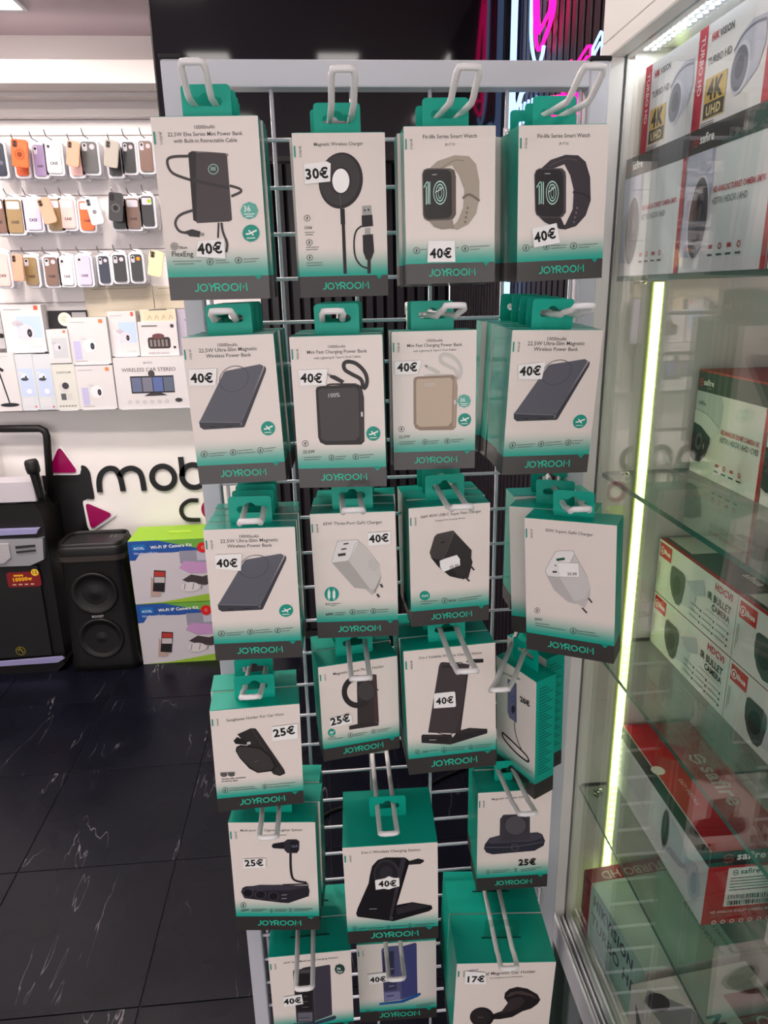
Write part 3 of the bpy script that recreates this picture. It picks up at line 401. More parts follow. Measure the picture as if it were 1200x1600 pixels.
'R3C4':[('t',(70,68,66),'30W 3-port GaN Charger',(-30.5,-15.8),(29.3,-16.5)),('p',(188,184,182),[(-29.1,-76.2),(-12.1,-76.2),(11.3,-109.9),(7.5,-111.1),(-2.7,-109.2),(-19.4,-95.5)]),('p',(206,202,200),[(5.4,-39.5),(23.4,-72.7),(26.4,-83.1),(19.9,-101.7),(8.7,-110.9),(-12.9,-76.3)]),('p',(232,229,227),[(-30.4,-68.6),(-19.2,-45.5),(-14.6,-40.9),(3.9,-38.6),(7.1,-42.0),(-6.0,-71.0),(-12.1,-76.2),(-27.1,-77.0)]),('s',(172,168,166),0.85,[(-27.1,-77.0),(-12.1,-76.2),(-6.0,-71.0),(6.9,-42.5)]),('s',(172,168,166),0.7,[(-27.1,-77.0),(-30.4,-68.6),(-19.2,-45.5),(-14.6,-40.9),(3.9,-38.6),(6.9,-42.5),(23.4,-72.7)]),('p',(196,192,190),[(4.9,-108.1),(20.1,-114.7),(26.6,-98.0),(26.9,-83.0),(19.9,-101.7)]),('s',(70,68,66),2.4,[(16.8,-115.2),(22.9,-121.5)]),('s',(70,68,66),2.3,[(24.4,-100.3),(29.2,-106.1)]),('s',(36,84,66),3.4,[(-16.2,-53.0),(-5.6,-50.1)]),('s',(60,58,56),2.1,[(-18.2,-61.1),(-16.7,-60.6)]),('s',(60,58,56),2.4,[(-21.3,-70.2),(-15.7,-69.5)]),('g',(70,72,70),(-42.2,-128.0),(-38.5,-127.4),(-42.3,-132.1),0.84),('s',(70,72,70),0.95,[(-41.6,-125.9),(-42.8,-128.3),(-41.7,-127.7),(-42.8,-130.1)]),('t',(70,68,66),'30W',(-45.6,-143.0),(-34.9,-142.2)),('g',(70,72,70),(5.6,-150.0),(9.7,-149.3),(5.6,-154.6),0.84),('s',(70,72,70),1.05,[(6.2,-147.6),(5.0,-150.3),(6.2,-149.7),(5.0,-152.4)]),('s',(96,104,100),0.75,[(-45.1,-147.3),(-26.2,-146.5)]),('s',(96,104,100),0.7,[(-45.2,-150.3),(-3.9,-150.8)]),('s',(96,104,100),0.75,[(10.2,-148.9),(34.2,-148.7)]),('s',(96,104,100),0.7,[(11.0,-152.2),(39.2,-152.4)]),('S','35.00',[(-14.1,-55.7),(12.1,-53.7),(13.0,-71.9),(-11.6,-74.8)],(-1.5,-71.8),(10.5,-70.0)),('t',(40,40,40),'€',(-12.9,-72.5),(-9.9,-72.1))],
'R4C1':[('t',(70,68,66),'Sunglasses Holder For Car Visor',(-36.8,-17.3),(36.9,-15.0)),('p',(46,42,42),[(-24.7,-37.4),(-6.8,-30.0),(-0.8,-31.1),(2.0,-35.8),(32.9,-97.6),(34.2,-104.2),(26.8,-107.2),(18.4,-103.5),(14.9,-96.7)]),('s',(70,65,65),0.95,[(-6.9,-31.0),(-2.9,-37.8),(27.0,-102.9)]),('p',(32,29,29),[(-30.1,-46.6),(-25.4,-41.4),(-11.3,-49.1),(-14.4,-54.5),(-27.8,-51.5)]),('p',(28,25,25),[(-28.5,-61.8),(-26.8,-56.0),(-21.4,-53.7),(4.6,-60.1),(17.6,-75.2),(23.9,-92.3),(17.1,-98.5),(-2.0,-99.0),(-12.6,-90.9),(-23.8,-73.8)]),('p',(60,55,55),[(-27.2,-62.4),(-25.6,-57.9),(-20.7,-55.9),(3.4,-62.6),(14.9,-75.9),(20.4,-90.9),(15.6,-96.2),(-1.4,-96.9),(-11.2,-88.9),(-23.0,-72.3)]),('s',(200,198,196),3.85,[(-13.0,-52.5),(-8.6,-51.7)]),('s',(92,86,86),0.95,[(-5.9,-82.1),(0.4,-79.6)]),('e',(90,88,86),(-45.8,-96.7),(-41.2,-97.2),(-46.0,-100.1),24),('e',(90,88,86),(-36.1,-97.2),(-31.5,-97.8),(-36.3,-100.7),24),('s',(90,88,86),1.2,[(-50.4,-93.5),(-31.1,-94.6)]),('b',(70,68,66),'Works with sunglasses',(-49.4,-104.5),(-17.9,-104.7)),('b',(70,68,66),'of various sizes',(-49.7,-107.9),(-28.8,-108.2)),('g',(70,72,70),(-45.7,-121.0),(-42.0,-121.5),(-46.0,-125.6),0.84),('s',(70,72,70),1.1,[(-45.0,-118.8),(-46.3,-121.2),(-45.1,-120.9),(-46.4,-123.2)]),('g',(70,72,70),(6.2,-121.2),(9.4,-121.6),(6.0,-125.0),0.84),('s',(70,72,70),0.9,[(6.8,-119.4),(5.8,-121.4),(6.7,-121.1),(5.7,-123.1)]),('s',(96,104,100),0.6,[(-40.6,-118.7),(-7.2,-119.9)]),('s',(96,104,100),0.65,[(-40.9,-121.9),(-3.8,-123.0)]),('s',(96,104,100),0.6,[(10.9,-119.3),(46.3,-119.2)]),('s',(96,104,100),0.65,[(11.1,-123.2),(39.7,-123.3)]),('S','25€',[(19.9,-29.9),(53.3,-28.4),(52.9,-50.1),(19.7,-50.8)],(22.0,-45.1),(49.9,-42.2))],
'R4C2':[('t',(70,68,66),'Magnetic Travel Phone Holder',(-35.1,-15.0),(35.8,-14.5)),('p',(56,50,50),[(-2.8,-21.2),(19.8,-22.3),(24.8,-23.7),(25.6,-99.1),(-4.9,-96.9)]),('p',(74,54,56),[(19.8,-22.9),(24.8,-23.7),(25.7,-98.5),(18.8,-98.3)]),('s',(40,36,36),2.0,[(24.5,-47.5),(26.9,-47.3)]),('g',(46,42,43),(-3.2,-45.6),(18.3,-51.0),(-5.9,-70.6),0.656),('e',(70,66,66),(9.3,-46.4),(21.8,-48.6),(8.7,-62.3),24),('g',(46,42,43),(9.3,-46.4),(22.3,-48.7),(8.6,-62.8),0.914),('p',(50,45,46),[(-17.0,-96.8),(-3.6,-95.8),(25.1,-99.5),(25.0,-103.9),(-17.0,-103.0)]),('e',(22,150,130),(-41.8,-102.7),(-36.4,-103.7),(-42.2,-108.9),24),('s',(235,240,238),1.15,[(-45.1,-102.7),(-42.9,-102.8),(-38.2,-101.2)]),('s',(235,240,238),0.95,[(-43.4,-100.2),(-40.3,-104.5)]),('s',(235,240,238),0.6,[(-44.8,-105.9),(-39.3,-106.6)]),('g',(70,72,70),(-16.0,-111.5),(-12.4,-112.2),(-16.2,-115.5),0.84),('s',(70,72,70),0.95,[(-15.3,-109.5),(-16.5,-111.6),(-15.4,-111.4),(-16.6,-113.4)]),('g',(70,72,70),(17.3,-112.1),(20.5,-112.7),(17.2,-115.6),0.84),('s',(70,72,70),0.85,[(17.8,-110.4),(16.8,-112.2),(17.8,-112.0),(16.7,-113.8)]),('s',(96,104,100),0.65,[(-47.2,-109.8),(-36.2,-110.3)]),('s',(96,104,100),0.65,[(-47.4,-112.5),(-26.8,-113.8)]),('s',(96,104,100),0.65,[(-11.6,-111.2),(7.5,-111.6)]),('s',(96,104,100),0.65,[(-11.2,-114.0),(2.9,-114.3)]),('s',(96,104,100),0.65,[(22.3,-111.1),(42.1,-111.0)]),('s',(96,104,100),0.65,[(22.7,-113.9),(37.5,-114.0)]),('S','25€',[(-44.2,-79.5),(-13.7,-77.6),(-12.7,-91.9),(-43.3,-93.7)],(-42.4,-90.1),(-15.4,-87.8))],
'R4C3':[('t',(70,68,66),'3-in-1 Foldable Wireless Charging Station',(-42.2,-13.5),(44.0,-14.7)),('p',(36,32,34),[(22.1,-23.9),(26.8,-21.0),(46.2,-22.6),(46.2,-28.1),(26.7,-27.7)]),('p',(42,37,39),[(23.8,-30.5),(27.2,-26.2),(12.2,-133.2),(7.8,-134.1)]),('p',(66,58,60),[(-15.2,-26.2),(-13.2,-22.1),(-9.7,-21.4),(24.3,-28.0),(25.2,-32.2),(10.3,-132.4),(4.2,-134.1),(-33.7,-128.1)]),('s',(48,42,44),1.2,[(-12.2,-28.6),(21.4,-32.3),(6.7,-129.8),(-30.7,-125.2)]),('s',(36,32,34),1.95,[(-9.9,-28.9),(12.5,-30.3)]),('p',(42,37,39),[(4.1,-136.3),(6.7,-131.2),(25.0,-127.7),(50.6,-132.5),(50.5,-139.6),(-1.1,-150.9),(-2.1,-143.8)]),('p',(52,46,48),[(6.7,-132.0),(25.0,-128.2),(50.1,-132.9),(10.2,-136.3)]),('p',(50,44,46),[(-43.4,-132.4),(-41.7,-130.1),(-0.7,-136.0),(1.5,-142.9),(-1.8,-151.3),(-43.4,-143.3)]),('p',(40,35,37),[(-41.1,-134.3),(-4.9,-138.8),(-5.2,-147.6),(-41.4,-141.4)]),('s',(150,146,146),1.6,[(-32.4,-140.0),(-22.7,-141.0)]),('g',(70,72,70),(-49.7,-157.5),(-46.3,-157.9),(-49.8,-161.3),0.84),('s',(70,72,70),0.9,[(-49.1,-155.6),(-50.2,-157.6),(-49.2,-157.3),(-50.3,-159.3)]),('t',(70,68,66),'15W',(-42.8,-160.0),(-33.8,-160.1)),('g',(70,72,70),(-11.8,-158.7),(-7.9,-159.2),(-11.9,-163.1),0.84),('s',(70,72,70),1.0,[(-11.1,-156.5),(-12.4,-158.8),(-11.2,-158.5),(-12.4,-160.8)]),('g',(70,72,70),(26.4,-158.8),(29.9,-159.2),(26.4,-162.7),0.84),('s',(70,72,70),0.9,[(27.0,-156.9),(25.9,-158.9),(27.0,-158.7),(25.9,-160.7)]),('s',(96,104,100),0.65,[(-32.2,-157.5),(-20.1,-158.2)]),('s',(96,104,100),0.65,[(-6.8,-156.5),(19.6,-157.4)]),('s',(96,104,100),0.7,[(-6.2,-159.9),(17.1,-161.0)]),('s',(96,104,100),0.65,[(31.4,-157.2),(57.8,-157.7)]),('s',(96,104,100),0.7,[(31.8,-160.6),(54.0,-161.2)]),('S','40€',[(-23.6,-67.8),(-21.6,-67.0),(4.1,-67.0),(5.7,-68.8),(6.4,-89.7),(4.5,-91.0),(-24.7,-89.7)],(-21.5,-84.0),(2.9,-83.9))],
'R4C4':[('p',(112,112,142),[(-16.8,-25.2),(-2.1,-23.8),(2.0,-37.8),(2.4,-90.3),(-12.6,-90.2),(-16.8,-82.2)]),('p',(90,90,120),[(-2.1,-23.8),(2.2,-23.2),(3.1,-89.9),(-0.6,-89.8)]),('g',(70,80,140),(-4.9,-53.2),(-1.2,-51.1),(-4.9,-59.0),0.733),('e',(48,46,60),(-4.4,-70.8),(-0.4,-68.4),(-4.4,-77.8),24),('s',(40,38,44),1.65,[(-1.7,-91.6),(0.3,-107.7),(7.1,-121.5),(13.8,-129.2)]),('s',(36,34,38),3.2,[(-28.4,-125.7),(-24.9,-135.2),(0.5,-142.8),(27.1,-142.1),(25.5,-133.5),(-1.5,-128.5),(-27.6,-125.8)]),('t',(70,68,66),'Watch Charging Cable',(-33.8,-24.1),(10.4,-13.4)),('s',(96,104,100),0.9,[(-12.8,-160.7),(37.4,-155.6)]),('s',(96,104,100),0.9,[(-12.8,-163.8),(30.3,-160.6)]),('s',(96,104,100),0.95,[(-30.4,-161.4),(-16.7,-161.1)]),('T','20€',(11.4,-47.1),(31.1,-45.3))],
'R5C1':[('t',(70,68,66),'Multi-port Car Cigarette Lighter Splitter',(-43.9,-14.9),(42.5,-14.4)),('s',(110,108,106),0.95,[(-15.6,-21.3),(19.7,-21.1)]),('s',(40,38,44),3.55,[(23.9,-50.5),(23.1,-81.5),(26.9,-98.7),(44.6,-103.8)]),('p',(32,30,36),[(-1.6,-38.6),(0.6,-35.5),(16.3,-32.5),(16.3,-44.9),(0.2,-43.4),(-1.7,-41.3)]),('p',(46,44,52),[(15.1,-33.1),(20.7,-28.4),(33.4,-28.4),(37.2,-31.9),(36.3,-46.4),(33.0,-52.0),(19.6,-51.9),(15.6,-47.0)]),('p',(28,26,32),[(24.8,-31.1),(35.0,-31.2),(34.2,-49.2),(24.0,-49.8)]),('t',(150,160,200),'12.5',(26.6,-42.2),(34.0,-41.2)),('s',(40,38,44),2.25,[(9.8,-107.2),(46.8,-106.0)]),('s',(40,38,44),2.25,[(9.6,-110.1),(47.2,-109.6)]),('p',(38,35,44),[(-50.0,-119.8),(-47.8,-112.6),(-42.4,-109.7),(4.0,-107.1),(46.1,-109.6),(48.1,-117.5),(46.5,-127.7),(16.9,-140.0),(5.8,-139.2),(-46.1,-130.8)]),('p',(58,54,66),[(-42.5,-111.2),(-22.0,-107.0),(16.9,-107.9),(45.7,-111.0),(17.9,-117.3),(-34.2,-117.0)]),('e',(24,22,30),(-40.3,-121.3),(-32.7,-121.4),(-40.8,-129.0),20),('e',(24,22,30),(-22.5,-124.4),(-14.9,-124.4),(-22.9,-132.0),20),('e',(24,22,30),(-4.0,-127.4),(3.5,-127.4),(-4.4,-135.1),20),('g',(90,86,100),(-40.3,-121.3),(-32.7,-121.4),(-40.8,-129.0),0.915),('g',(90,86,100),(-22.5,-124.4),(-14.9,-124.4),(-22.9,-132.0),0.915),('g',(90,86,100),(-4.0,-127.4),(3.5,-127.4),(-4.4,-135.1),0.915),('s',(150,150,160),1.3,[(7.7,-125.3),(15.3,-124.6)]),('s',(150,150,160),1.3,[(7.4,-131.8),(15.0,-131.2)]),('g',(70,72,70),(-48.4,-143.3),(-44.3,-143.3),(-48.7,-148.4),0.84),('s',(70,72,70),1.15,[(-47.6,-140.7),(-49.0,-143.5),(-47.8,-143.0),(-49.2,-145.8)]),('b',(70,68,66),'120W',(-52.1,-154.7),(-40.0,-153.3)),('g',(70,72,70),(-8.6,-153.1),(-6.0,-153.1),(-8.8,-156.4),0.84),('s',(70,72,70),0.75,[(-8.1,-151.4),(-9.0,-153.3),(-8.2,-152.9),(-9.1,-154.8)]),('g',(70,72,70),(19.2,-152.1),(21.9,-152.2),(19.1,-155.5),0.84),('s',(70,72,70),0.75,[(19.7,-150.5),(18.8,-152.3),(19.6,-152.0),(18.8,-153.8)]),('s',(96,104,100),0.9,[(-37.8,-151.4),(-14.4,-151.2)]),('s',(96,104,100),0.9,[(-38.0,-154.0),(-20.4,-153.8)]),('s',(96,104,100),0.8,[(-4.1,-151.3),(14.9,-151.0)]),('s',(96,104,100),0.9,[(-4.3,-154.2),(12.7,-154.0)]),('s',(96,104,100),0.85,[(23.7,-150.7),(50.9,-150.1)]),('s',(96,104,100),0.8,[(23.6,-153.7),(45.5,-153.0)]),('S','25€',[(-42.7,-60.6),(-11.2,-59.4),(-12.1,-74.9),(-43.7,-76.1)],(-40.9,-72.3),(-14.8,-71.4))],
'R5C2':[('t',(70,68,66),'3-in-1 Wireless Charging Station',(-39.6,-11.7),(40.8,-12.6)),('p',(34,32,36),[(22.5,-29.6),(37.8,-25.2),(45.6,-28.6),(45.5,-31.4),(40.5,-35.2),(23.8,-35.3)]),('p',(20,18,22),[(1.7,-114.7),(6.8,-104.8),(28.2,-101.4),(55.1,-109.5),(56.5,-115.5),(52.1,-119.5),(1.2,-133.9),(-2.5,-132.8)]),('p',(44,42,48),[(5.2,-110.5),(28.1,-102.9),(53.6,-110.8),(6.3,-122.4)]),('p',(24,22,26),[(-50.9,-115.9),(-48.6,-106.9),(-31.4,-63.1),(-29.5,-50.8),(-25.6,-33.6),(-17.5,-23.7),(-6.3,-20.1),(19.9,-22.4),(25.0,-27.7),(24.9,-34.0),(5.2,-109.4),(0.3,-133.8),(-49.2,-121.5)]),('p',(52,50,58),[(14.3,-23.4),(19.9,-23.1),(21.1,-30.2),(-1.1,-133.0),(-5.3,-131.9)]),('p',(14,12,16),[(21.2,-25.0),(25.3,-28.8),(5.2,-109.4),(1.2,-133.1),(-2.2,-132.1)]),('e',(52,50,56),(-5.8,-49.9),(12.4,-47.2),(-3.0,-76.1),30),('e',(34,32,38),(-6.4,-49.8),(9.1,-47.6),(-3.9,-72.4),30),('e',(46,44,50),(-6.3,-47.4),(2.6,-48.1),(-6.7,-60.1),24),('s',(150,148,150),1.25,[(-32.2,-108.6),(-21.7,-109.1)]),('g',(110,108,112),(-1.5,-127.7),(0.5,-127.9),(-1.6,-130.3),0.714),('g',(70,72,70),(-54.1,-142.7),(-50.7,-143.0),(-54.3,-147.2),0.84),('s',(70,72,70),1.0,[(-53.5,-140.5),(-54.6,-142.9),(-53.6,-142.5),(-54.7,-144.9)]),('t',(70,68,66),'15W',(-48.8,-145.8),(-38.2,-145.6)),('g',(70,72,70),(-6.3,-144.5),(-3.4,-144.7),(-6.4,-148.2),0.84),('s',(70,72,70),0.8,[(-5.8,-142.7),(-6.7,-144.6),(-5.8,-144.3),(-6.8,-146.3)]),('g',(70,72,70),(24.5,-143.7),(27.4,-143.9),(24.4,-147.4),0.84),('s',(70,72,70),0.8,[(25.0,-141.9),(24.1,-143.8),(24.9,-143.5),(24.0,-145.5)]),('s',(96,104,100),0.9,[(-36.4,-143.8),(-12.3,-144.0)]),('s',(96,104,100),0.85,[(-36.5,-147.2),(-15.3,-147.5)]),('s',(96,104,100),0.9,[(-0.8,-143.4),(20.2,-143.3)]),('s',(96,104,100),0.9,[(29.7,-143.0),(59.1,-142.8)]),('s',(96,104,100),0.85,[(29.6,-146.4),(50.4,-146.2)]),('S','40€',[(-22.5,-57.8),(-20.8,-56.5),(-9.6,-54.9),(-3.1,-51.5),(3.3,-54.8),(10.8,-55.4),(11.0,-69.7),(2.8,-71.5),(-3.7,-74.2),(-10.7,-72.3),(-21.9,-73.5)],(-18.1,-68.1),(6.8,-68.6))],
'R5C4':[('t',(70,68,66),'Magnetic wireless watch',(-34.7,-14.0),(17.3,-12.5)),('p',(46,44,56),[(-45.1,-101.0),(-43.7,-93.3),(-36.7,-82.0),(-19.4,-77.8),(36.5,-77.1),(43.8,-81.4),(48.5,-93.6),(46.8,-102.9),(33.1,-111.3),(-31.5,-113.0),(-41.4,-108.5)]),('p',(68,66,78),[(-36.7,-82.6),(-19.4,-78.7),(36.0,-78.0),(42.9,-82.6),(44.6,-88.3),(27.3,-93.2),(-34.5,-92.7),(-39.7,-88.6)]),('s',(100,98,110),1.15,[(-42.6,-99.0),(-0.8,-101.3),(46.0,-95.6)]),('g',(90,86,92),(2.6,-102.5),(8.8,-103.0),(2.8,-108.8),0.818),('p',(62,58,66),[(-21.2,-90.4),(-21.6,-48.7),(-16.7,-41.2),(20.4,-42.5),(23.6,-46.7),(25.1,-89.3)]),('e',(44,42,48),(2.1,-61.2),(19.5,-62.6),(2.7,-80.4),24),('e',(84,80,86),(2.1,-61.9),(18.3,-63.1),(2.7,-79.2),24),('g',(70,72,70),(-37.9,-145.6),(-34.5,-145.9),(-37.8,-149.8),0.84),('s',(70,72,70),0.95,[(-37.4,-143.6),(-38.4,-145.8),(-37.4,-145.5),(-38.3,-147.7)]),('g',(70,72,70),(4.9,-145.3),(7.7,-145.5),(5.0,-148.8),0.84),('s',(70,72,70),0.85,[(5.2,-143.5),(4.4,-145.4),(5.3,-145.1),(4.5,-147.0)]),('s',(96,104,100),0.75,[(-32.2,-144.2),(-2.7,-144.0)]),('s',(96,104,100),0.75,[(-32.1,-147.4),(-8.6,-147.4)]),('s',(96,104,100),0.8,[(12.2,-145.2),(45.3,-142.8)]),('s',(96,104,100),0.75,[(13.1,-148.5),(37.1,-146.6)]),('T','25€',(8.5,-136.3),(35.4,-136.6))],
'R6C1':[('t',(70,68,66),'65W GaN Multi-port Charging Station',(-39.3,-14.6),(41.6,-13.0)),('p',(64,60,72),[(-0.3,-26.8),(28.2,-24.1),(29.5,-25.7),(28.3,-125.2),(1.1,-134.7)]),('p',(52,47,52),[(-26.4,-30.7),(-24.7,-27.9),(-15.2,-27.9),(-9.7,-25.3),(1.2,-24.0),(3.5,-32.3),(1.3,-136.6),(-26.7,-133.8)]),('p',(78,74,80),[(-15.3,-29.1),(-1.2,-29.9),(-1.1,-36.2),(-15.9,-35.2)]),('p',(34,31,35),[(-17.3,-36.9),(-2.0,-37.9),(-1.7,-58.2),(-17.4,-58.0)]),('p',(34,31,35),[(-22.4,-70.5),(0.1,-71.5),(-1.6,-111.8),(-23.9,-110.4)]),('p',(104,104,116),[(-24.2,-114.1),(-1.8,-115.6),(-2.2,-134.3),(-24.4,-132.4)]),('s',(140,138,140),0.8,[(-12.7,-81.9),(-8.6,-82.1)]),('s',(140,138,140),0.8,[(-15.0,-92.5),(-7.8,-93.1)]),('s',(140,138,140),0.8,[(-16.4,-103.6),(-7.3,-104.0)]),('s',(60,58,62),1.3,[(-21.3,-125.1),(-7.5,-126.0)]),('s',(96,92,98),0.75,[(3.5,-32.3),(1.5,-132.9)]),('p',(48,66,82),[(-31.6,-135.0),(1.0,-136.6),(32.1,-126.8),(34.5,-129.8),(32.5,-134.8),(0.7,-142.6),(-32.5,-138.9)]),('e',(34,66,62),(43.4,-34.6),(51.3,-35.5),(43.0,-44.9),8),('t',(240,242,240),'36',(38.7,-35.0),(44.6,-35.5)),('s',(235,240,238),0.85,[(38.6,-38.1),(48.0,-39.1)]),('s',(235,240,238),0.9,[(40.0,-40.9),(46.3,-41.5)]),('S','40€',[(-43.7,-77.9),(-15.8,-75.7),(-14.6,-94.9),(-43.8,-97.0)],(-43.4,-91.9),(-17.1,-91.3))],
'R6C2':[('p',(66,68,120),[(5.1,-9.2),(30.1,-2.1),(32.3,-4.8),(32.0,-109.8),(4.9,-120.6)]),('p',(84,86,124),[(-24.1,-13.0),(-21.7,-8.6),(-10.3,-6.2),(5.2,-5.9),(6.6,-119.9),(-22.8,-122.6)]),('p',(50,50,74),[(-22.0,-17.4),(-4.1,-15.9),(-4.7,-65.4),(-22.5,-68.2)]),('p',(60,60,88),[(-22.7,-74.6),(-2.3,-72.9),(-1.6,-98.1),(-22.1,-99.8)]),('p',(120,122,160),[(-22.2,-102.8),(3.7,-102.1),(3.9,-119.6),(-21.4,-120.9)]),('s',(150,150,180),1.5,[(-16.2,-53.7),(-5.7,-52.9)]),('s',(150,150,180),1.55,[(-14.2,-90.0),(-5.3,-89.1)]),('s',(60,60,90),2.3,[(-18.1,-110.7),(-6.5,-109.9)]),('p',(36,86,150),[(-30.8,-124.5),(4.9,-121.5),(36.1,-107.6),(38.0,-111.2),(33.3,-116.1),(8.1,-127.1),(-30.9,-128.9)]),('g',(70,72,70),(-50.0,-141.4),(-46.3,-141.7),(-50.2,-146.3),0.84),('s',(70,72,70),1.1,[(-49.4,-139.0),(-50.6,-141.6),(-49.4,-141.2),(-50.6,-143.8)]),('t',(70,68,66),'65W',(-44.8,-144.5),(-34.1,-144.2)),('s',(96,104,100),1.0,[(-32.0,-143.0),(14.5,-140.1)]),('s',(96,104,100),0.95,[(-32.1,-146.6),(2.7,-144.4)]),('s',(96,104,100),1.0,[(29.7,-135.2),(59.8,-131.7)]),('s',(96,104,100),1.0,[(29.6,-139.7),(53.1,-136.5)]),('S','40€',[(-47.1,-60.5),(-16.3,-58.0),(-13.6,-77.1),(-45.2,-81.3)],(-44.4,-76.2),(-18.8,-75.8))],
'R6C4':[('t',(70,68,66),'Universal Magnetic Car Holder',(-52.5,-23.3),(43.9,-19.5)),('t',(110,108,106),'for Dashboard and Windshield',(-22.1,-29.5),(24.8,-27.3)),('p',(34,28,30),[(0.9,-67.1),(1.5,-57.1),(7.6,-49.8),(18.7,-46.1),(34.1,-49.8),(50.3,-61.7),(55.4,-72.4),(51.9,-80.4),(43.1,-89.3),(30.0,-94.5),(15.5,-105.5),(-3.5,-109.3),(-12.2,-109.0),(-13.4,-98.7),(-0.8,-93.0),(7.0,-81.1),(6.6,-76.0)]),('p',(70,60,60),[(3.3,-64.6),(9.9,-56.1),(25.0,-54.0),(40.7,-59.9),(53.0,-71.1),(39.1,-64.4),(19.7,-59.3),(8.7,-64.8)]),('p',(54,46,48),[(7.6,-76.1),(10.9,-68.6),(25.8,-65.3),(32.3,-74.3),(25.6,-86.7),(12.7,-93.9),(-4.1,-99.8)]),('e',(28,24,26),(-29.8,-104.1),(-11.7,-104.7),(-28.6,-123.7),24),('e',(44,38,40),(-31.7,-104.1),(-16.3,-104.5),(-30.7,-121.1),24),('s',(120,112,112),0.9,[(-36.5,-104.2),(-27.6,-104.4)]),('S','17€',[(-60.1,-12.3),(-30.5,-15.6),(-27.2,-37.7),(-59.6,-36.3)],(-55.7,-32.5),(-30.9,-32.2)),('s',(40,60,140),1.05,[(-54.5,-13.5),(-47.5,-11.7),(-43.7,-12.3),(-41.1,-9.9)])],
'R2C4':[('t',(70,68,66),'10000mAh',(-12.8,-11.7),(11.1,-12.2)),('t',(70,68,66),'22.5W Ultra-Slim Magnetic',(-36.4,-17.3),(34.6,-17.6)),('t',(70,68,66),'Wireless Power Bank',(-28.6,-23.7),(26.8,-24.3)),('p',(58,58,66),[(-47.0,-97.8),(6.3,-98.6),(42.2,-36.0),(43.7,-39.2),(42.8,-42.8),(9.7,-106.4),(7.7,-107.4),(-42.3,-107.9),(-46.5,-104.8)]),('p',(92,92,102),[(-44.1,-94.8),(-8.8,-41.1),(-5.7,-39.7),(36.7,-33.8),(40.4,-36.0),(40.2,-38.1),(6.7,-98.6),(3.1,-100.6),(-43.5,-99.0),(-46.5,-97.8)]),('g',(74,74,84),(2.7,-49.4),(20.7,-42.7),(7.8,-63.2),0.945),('s',(130,130,140),0.65,[(-46.6,-98.3),(3.6,-101.1),(6.6,-99.8),(41.4,-38.7)]),('s',(30,30,34),1.15,[(-33.9,-104.9),(-28.0,-105.0)]),('s',(30,30,34),1.1,[(-15.1,-104.9),(-5.4,-104.8)]),('e',(22,150,130),(39.0,-109.9),(48.0,-110.3),(38.2,-118.5),24),('s',(235,240,238),1.65,[(33.6,-110.5),(37.2,-110.2),(45.2,-107.2)]),('s',(235,240,238),1.35,[(36.7,-106.7),(41.5,-112.2)]),('s',(235,240,238),0.85,[(34.1,-114.9),(43.0,-114.9)]),('g',(70,72,70),(-45.6,-137.9),(-41.4,-138.1),(-46.2,-142.0),0.84),('s',(70,72,70),1.0,[(-44.8,-136.0),(-46.3,-138.1),(-45.0,-137.7),(-46.5,-140.0)]),('g',(70,72,70),(-8.7,-137.3),(-4.8,-137.4),(-9.1,-141.1),0.84),('s',(70,72,70),0.95,[(-7.9,-135.4),(-9.3,-137.4),(-8.0,-137.1),(-9.5,-139.2)]),('g',(70,72,70),(26.6,-136.5),(30.5,-136.7),(26.2,-140.3),0.84),('s',(70,72,70),0.9,[(27.4,-134.6),(26.0,-136.7),(27.1,-136.4),(25.7,-138.4)]),('s',(96,104,100),0.6,[(-39.9,-137.7),(-16.4,-136.9)]),('s',(96,104,100),0.6,[(-39.8,-140.6),(-20.5,-140.1)]),('s',(96,104,100),0.6,[(-3.4,-135.9),(16.9,-134.8)]),('s',(96,104,100),0.6,[(-3.7,-138.9),(19.6,-138.1)]),('s',(96,104,100),0.6,[(31.7,-134.6),(46.0,-133.8)]),('s',(96,104,100),0.6,[(31.4,-137.9),(42.5,-137.2)]),('S','40€',[(-47.1,-39.7),(-13.0,-36.5),(-15.9,-56.9),(-45.0,-56.5)],(-44.4,-52.2),(-18.1,-51.8))],
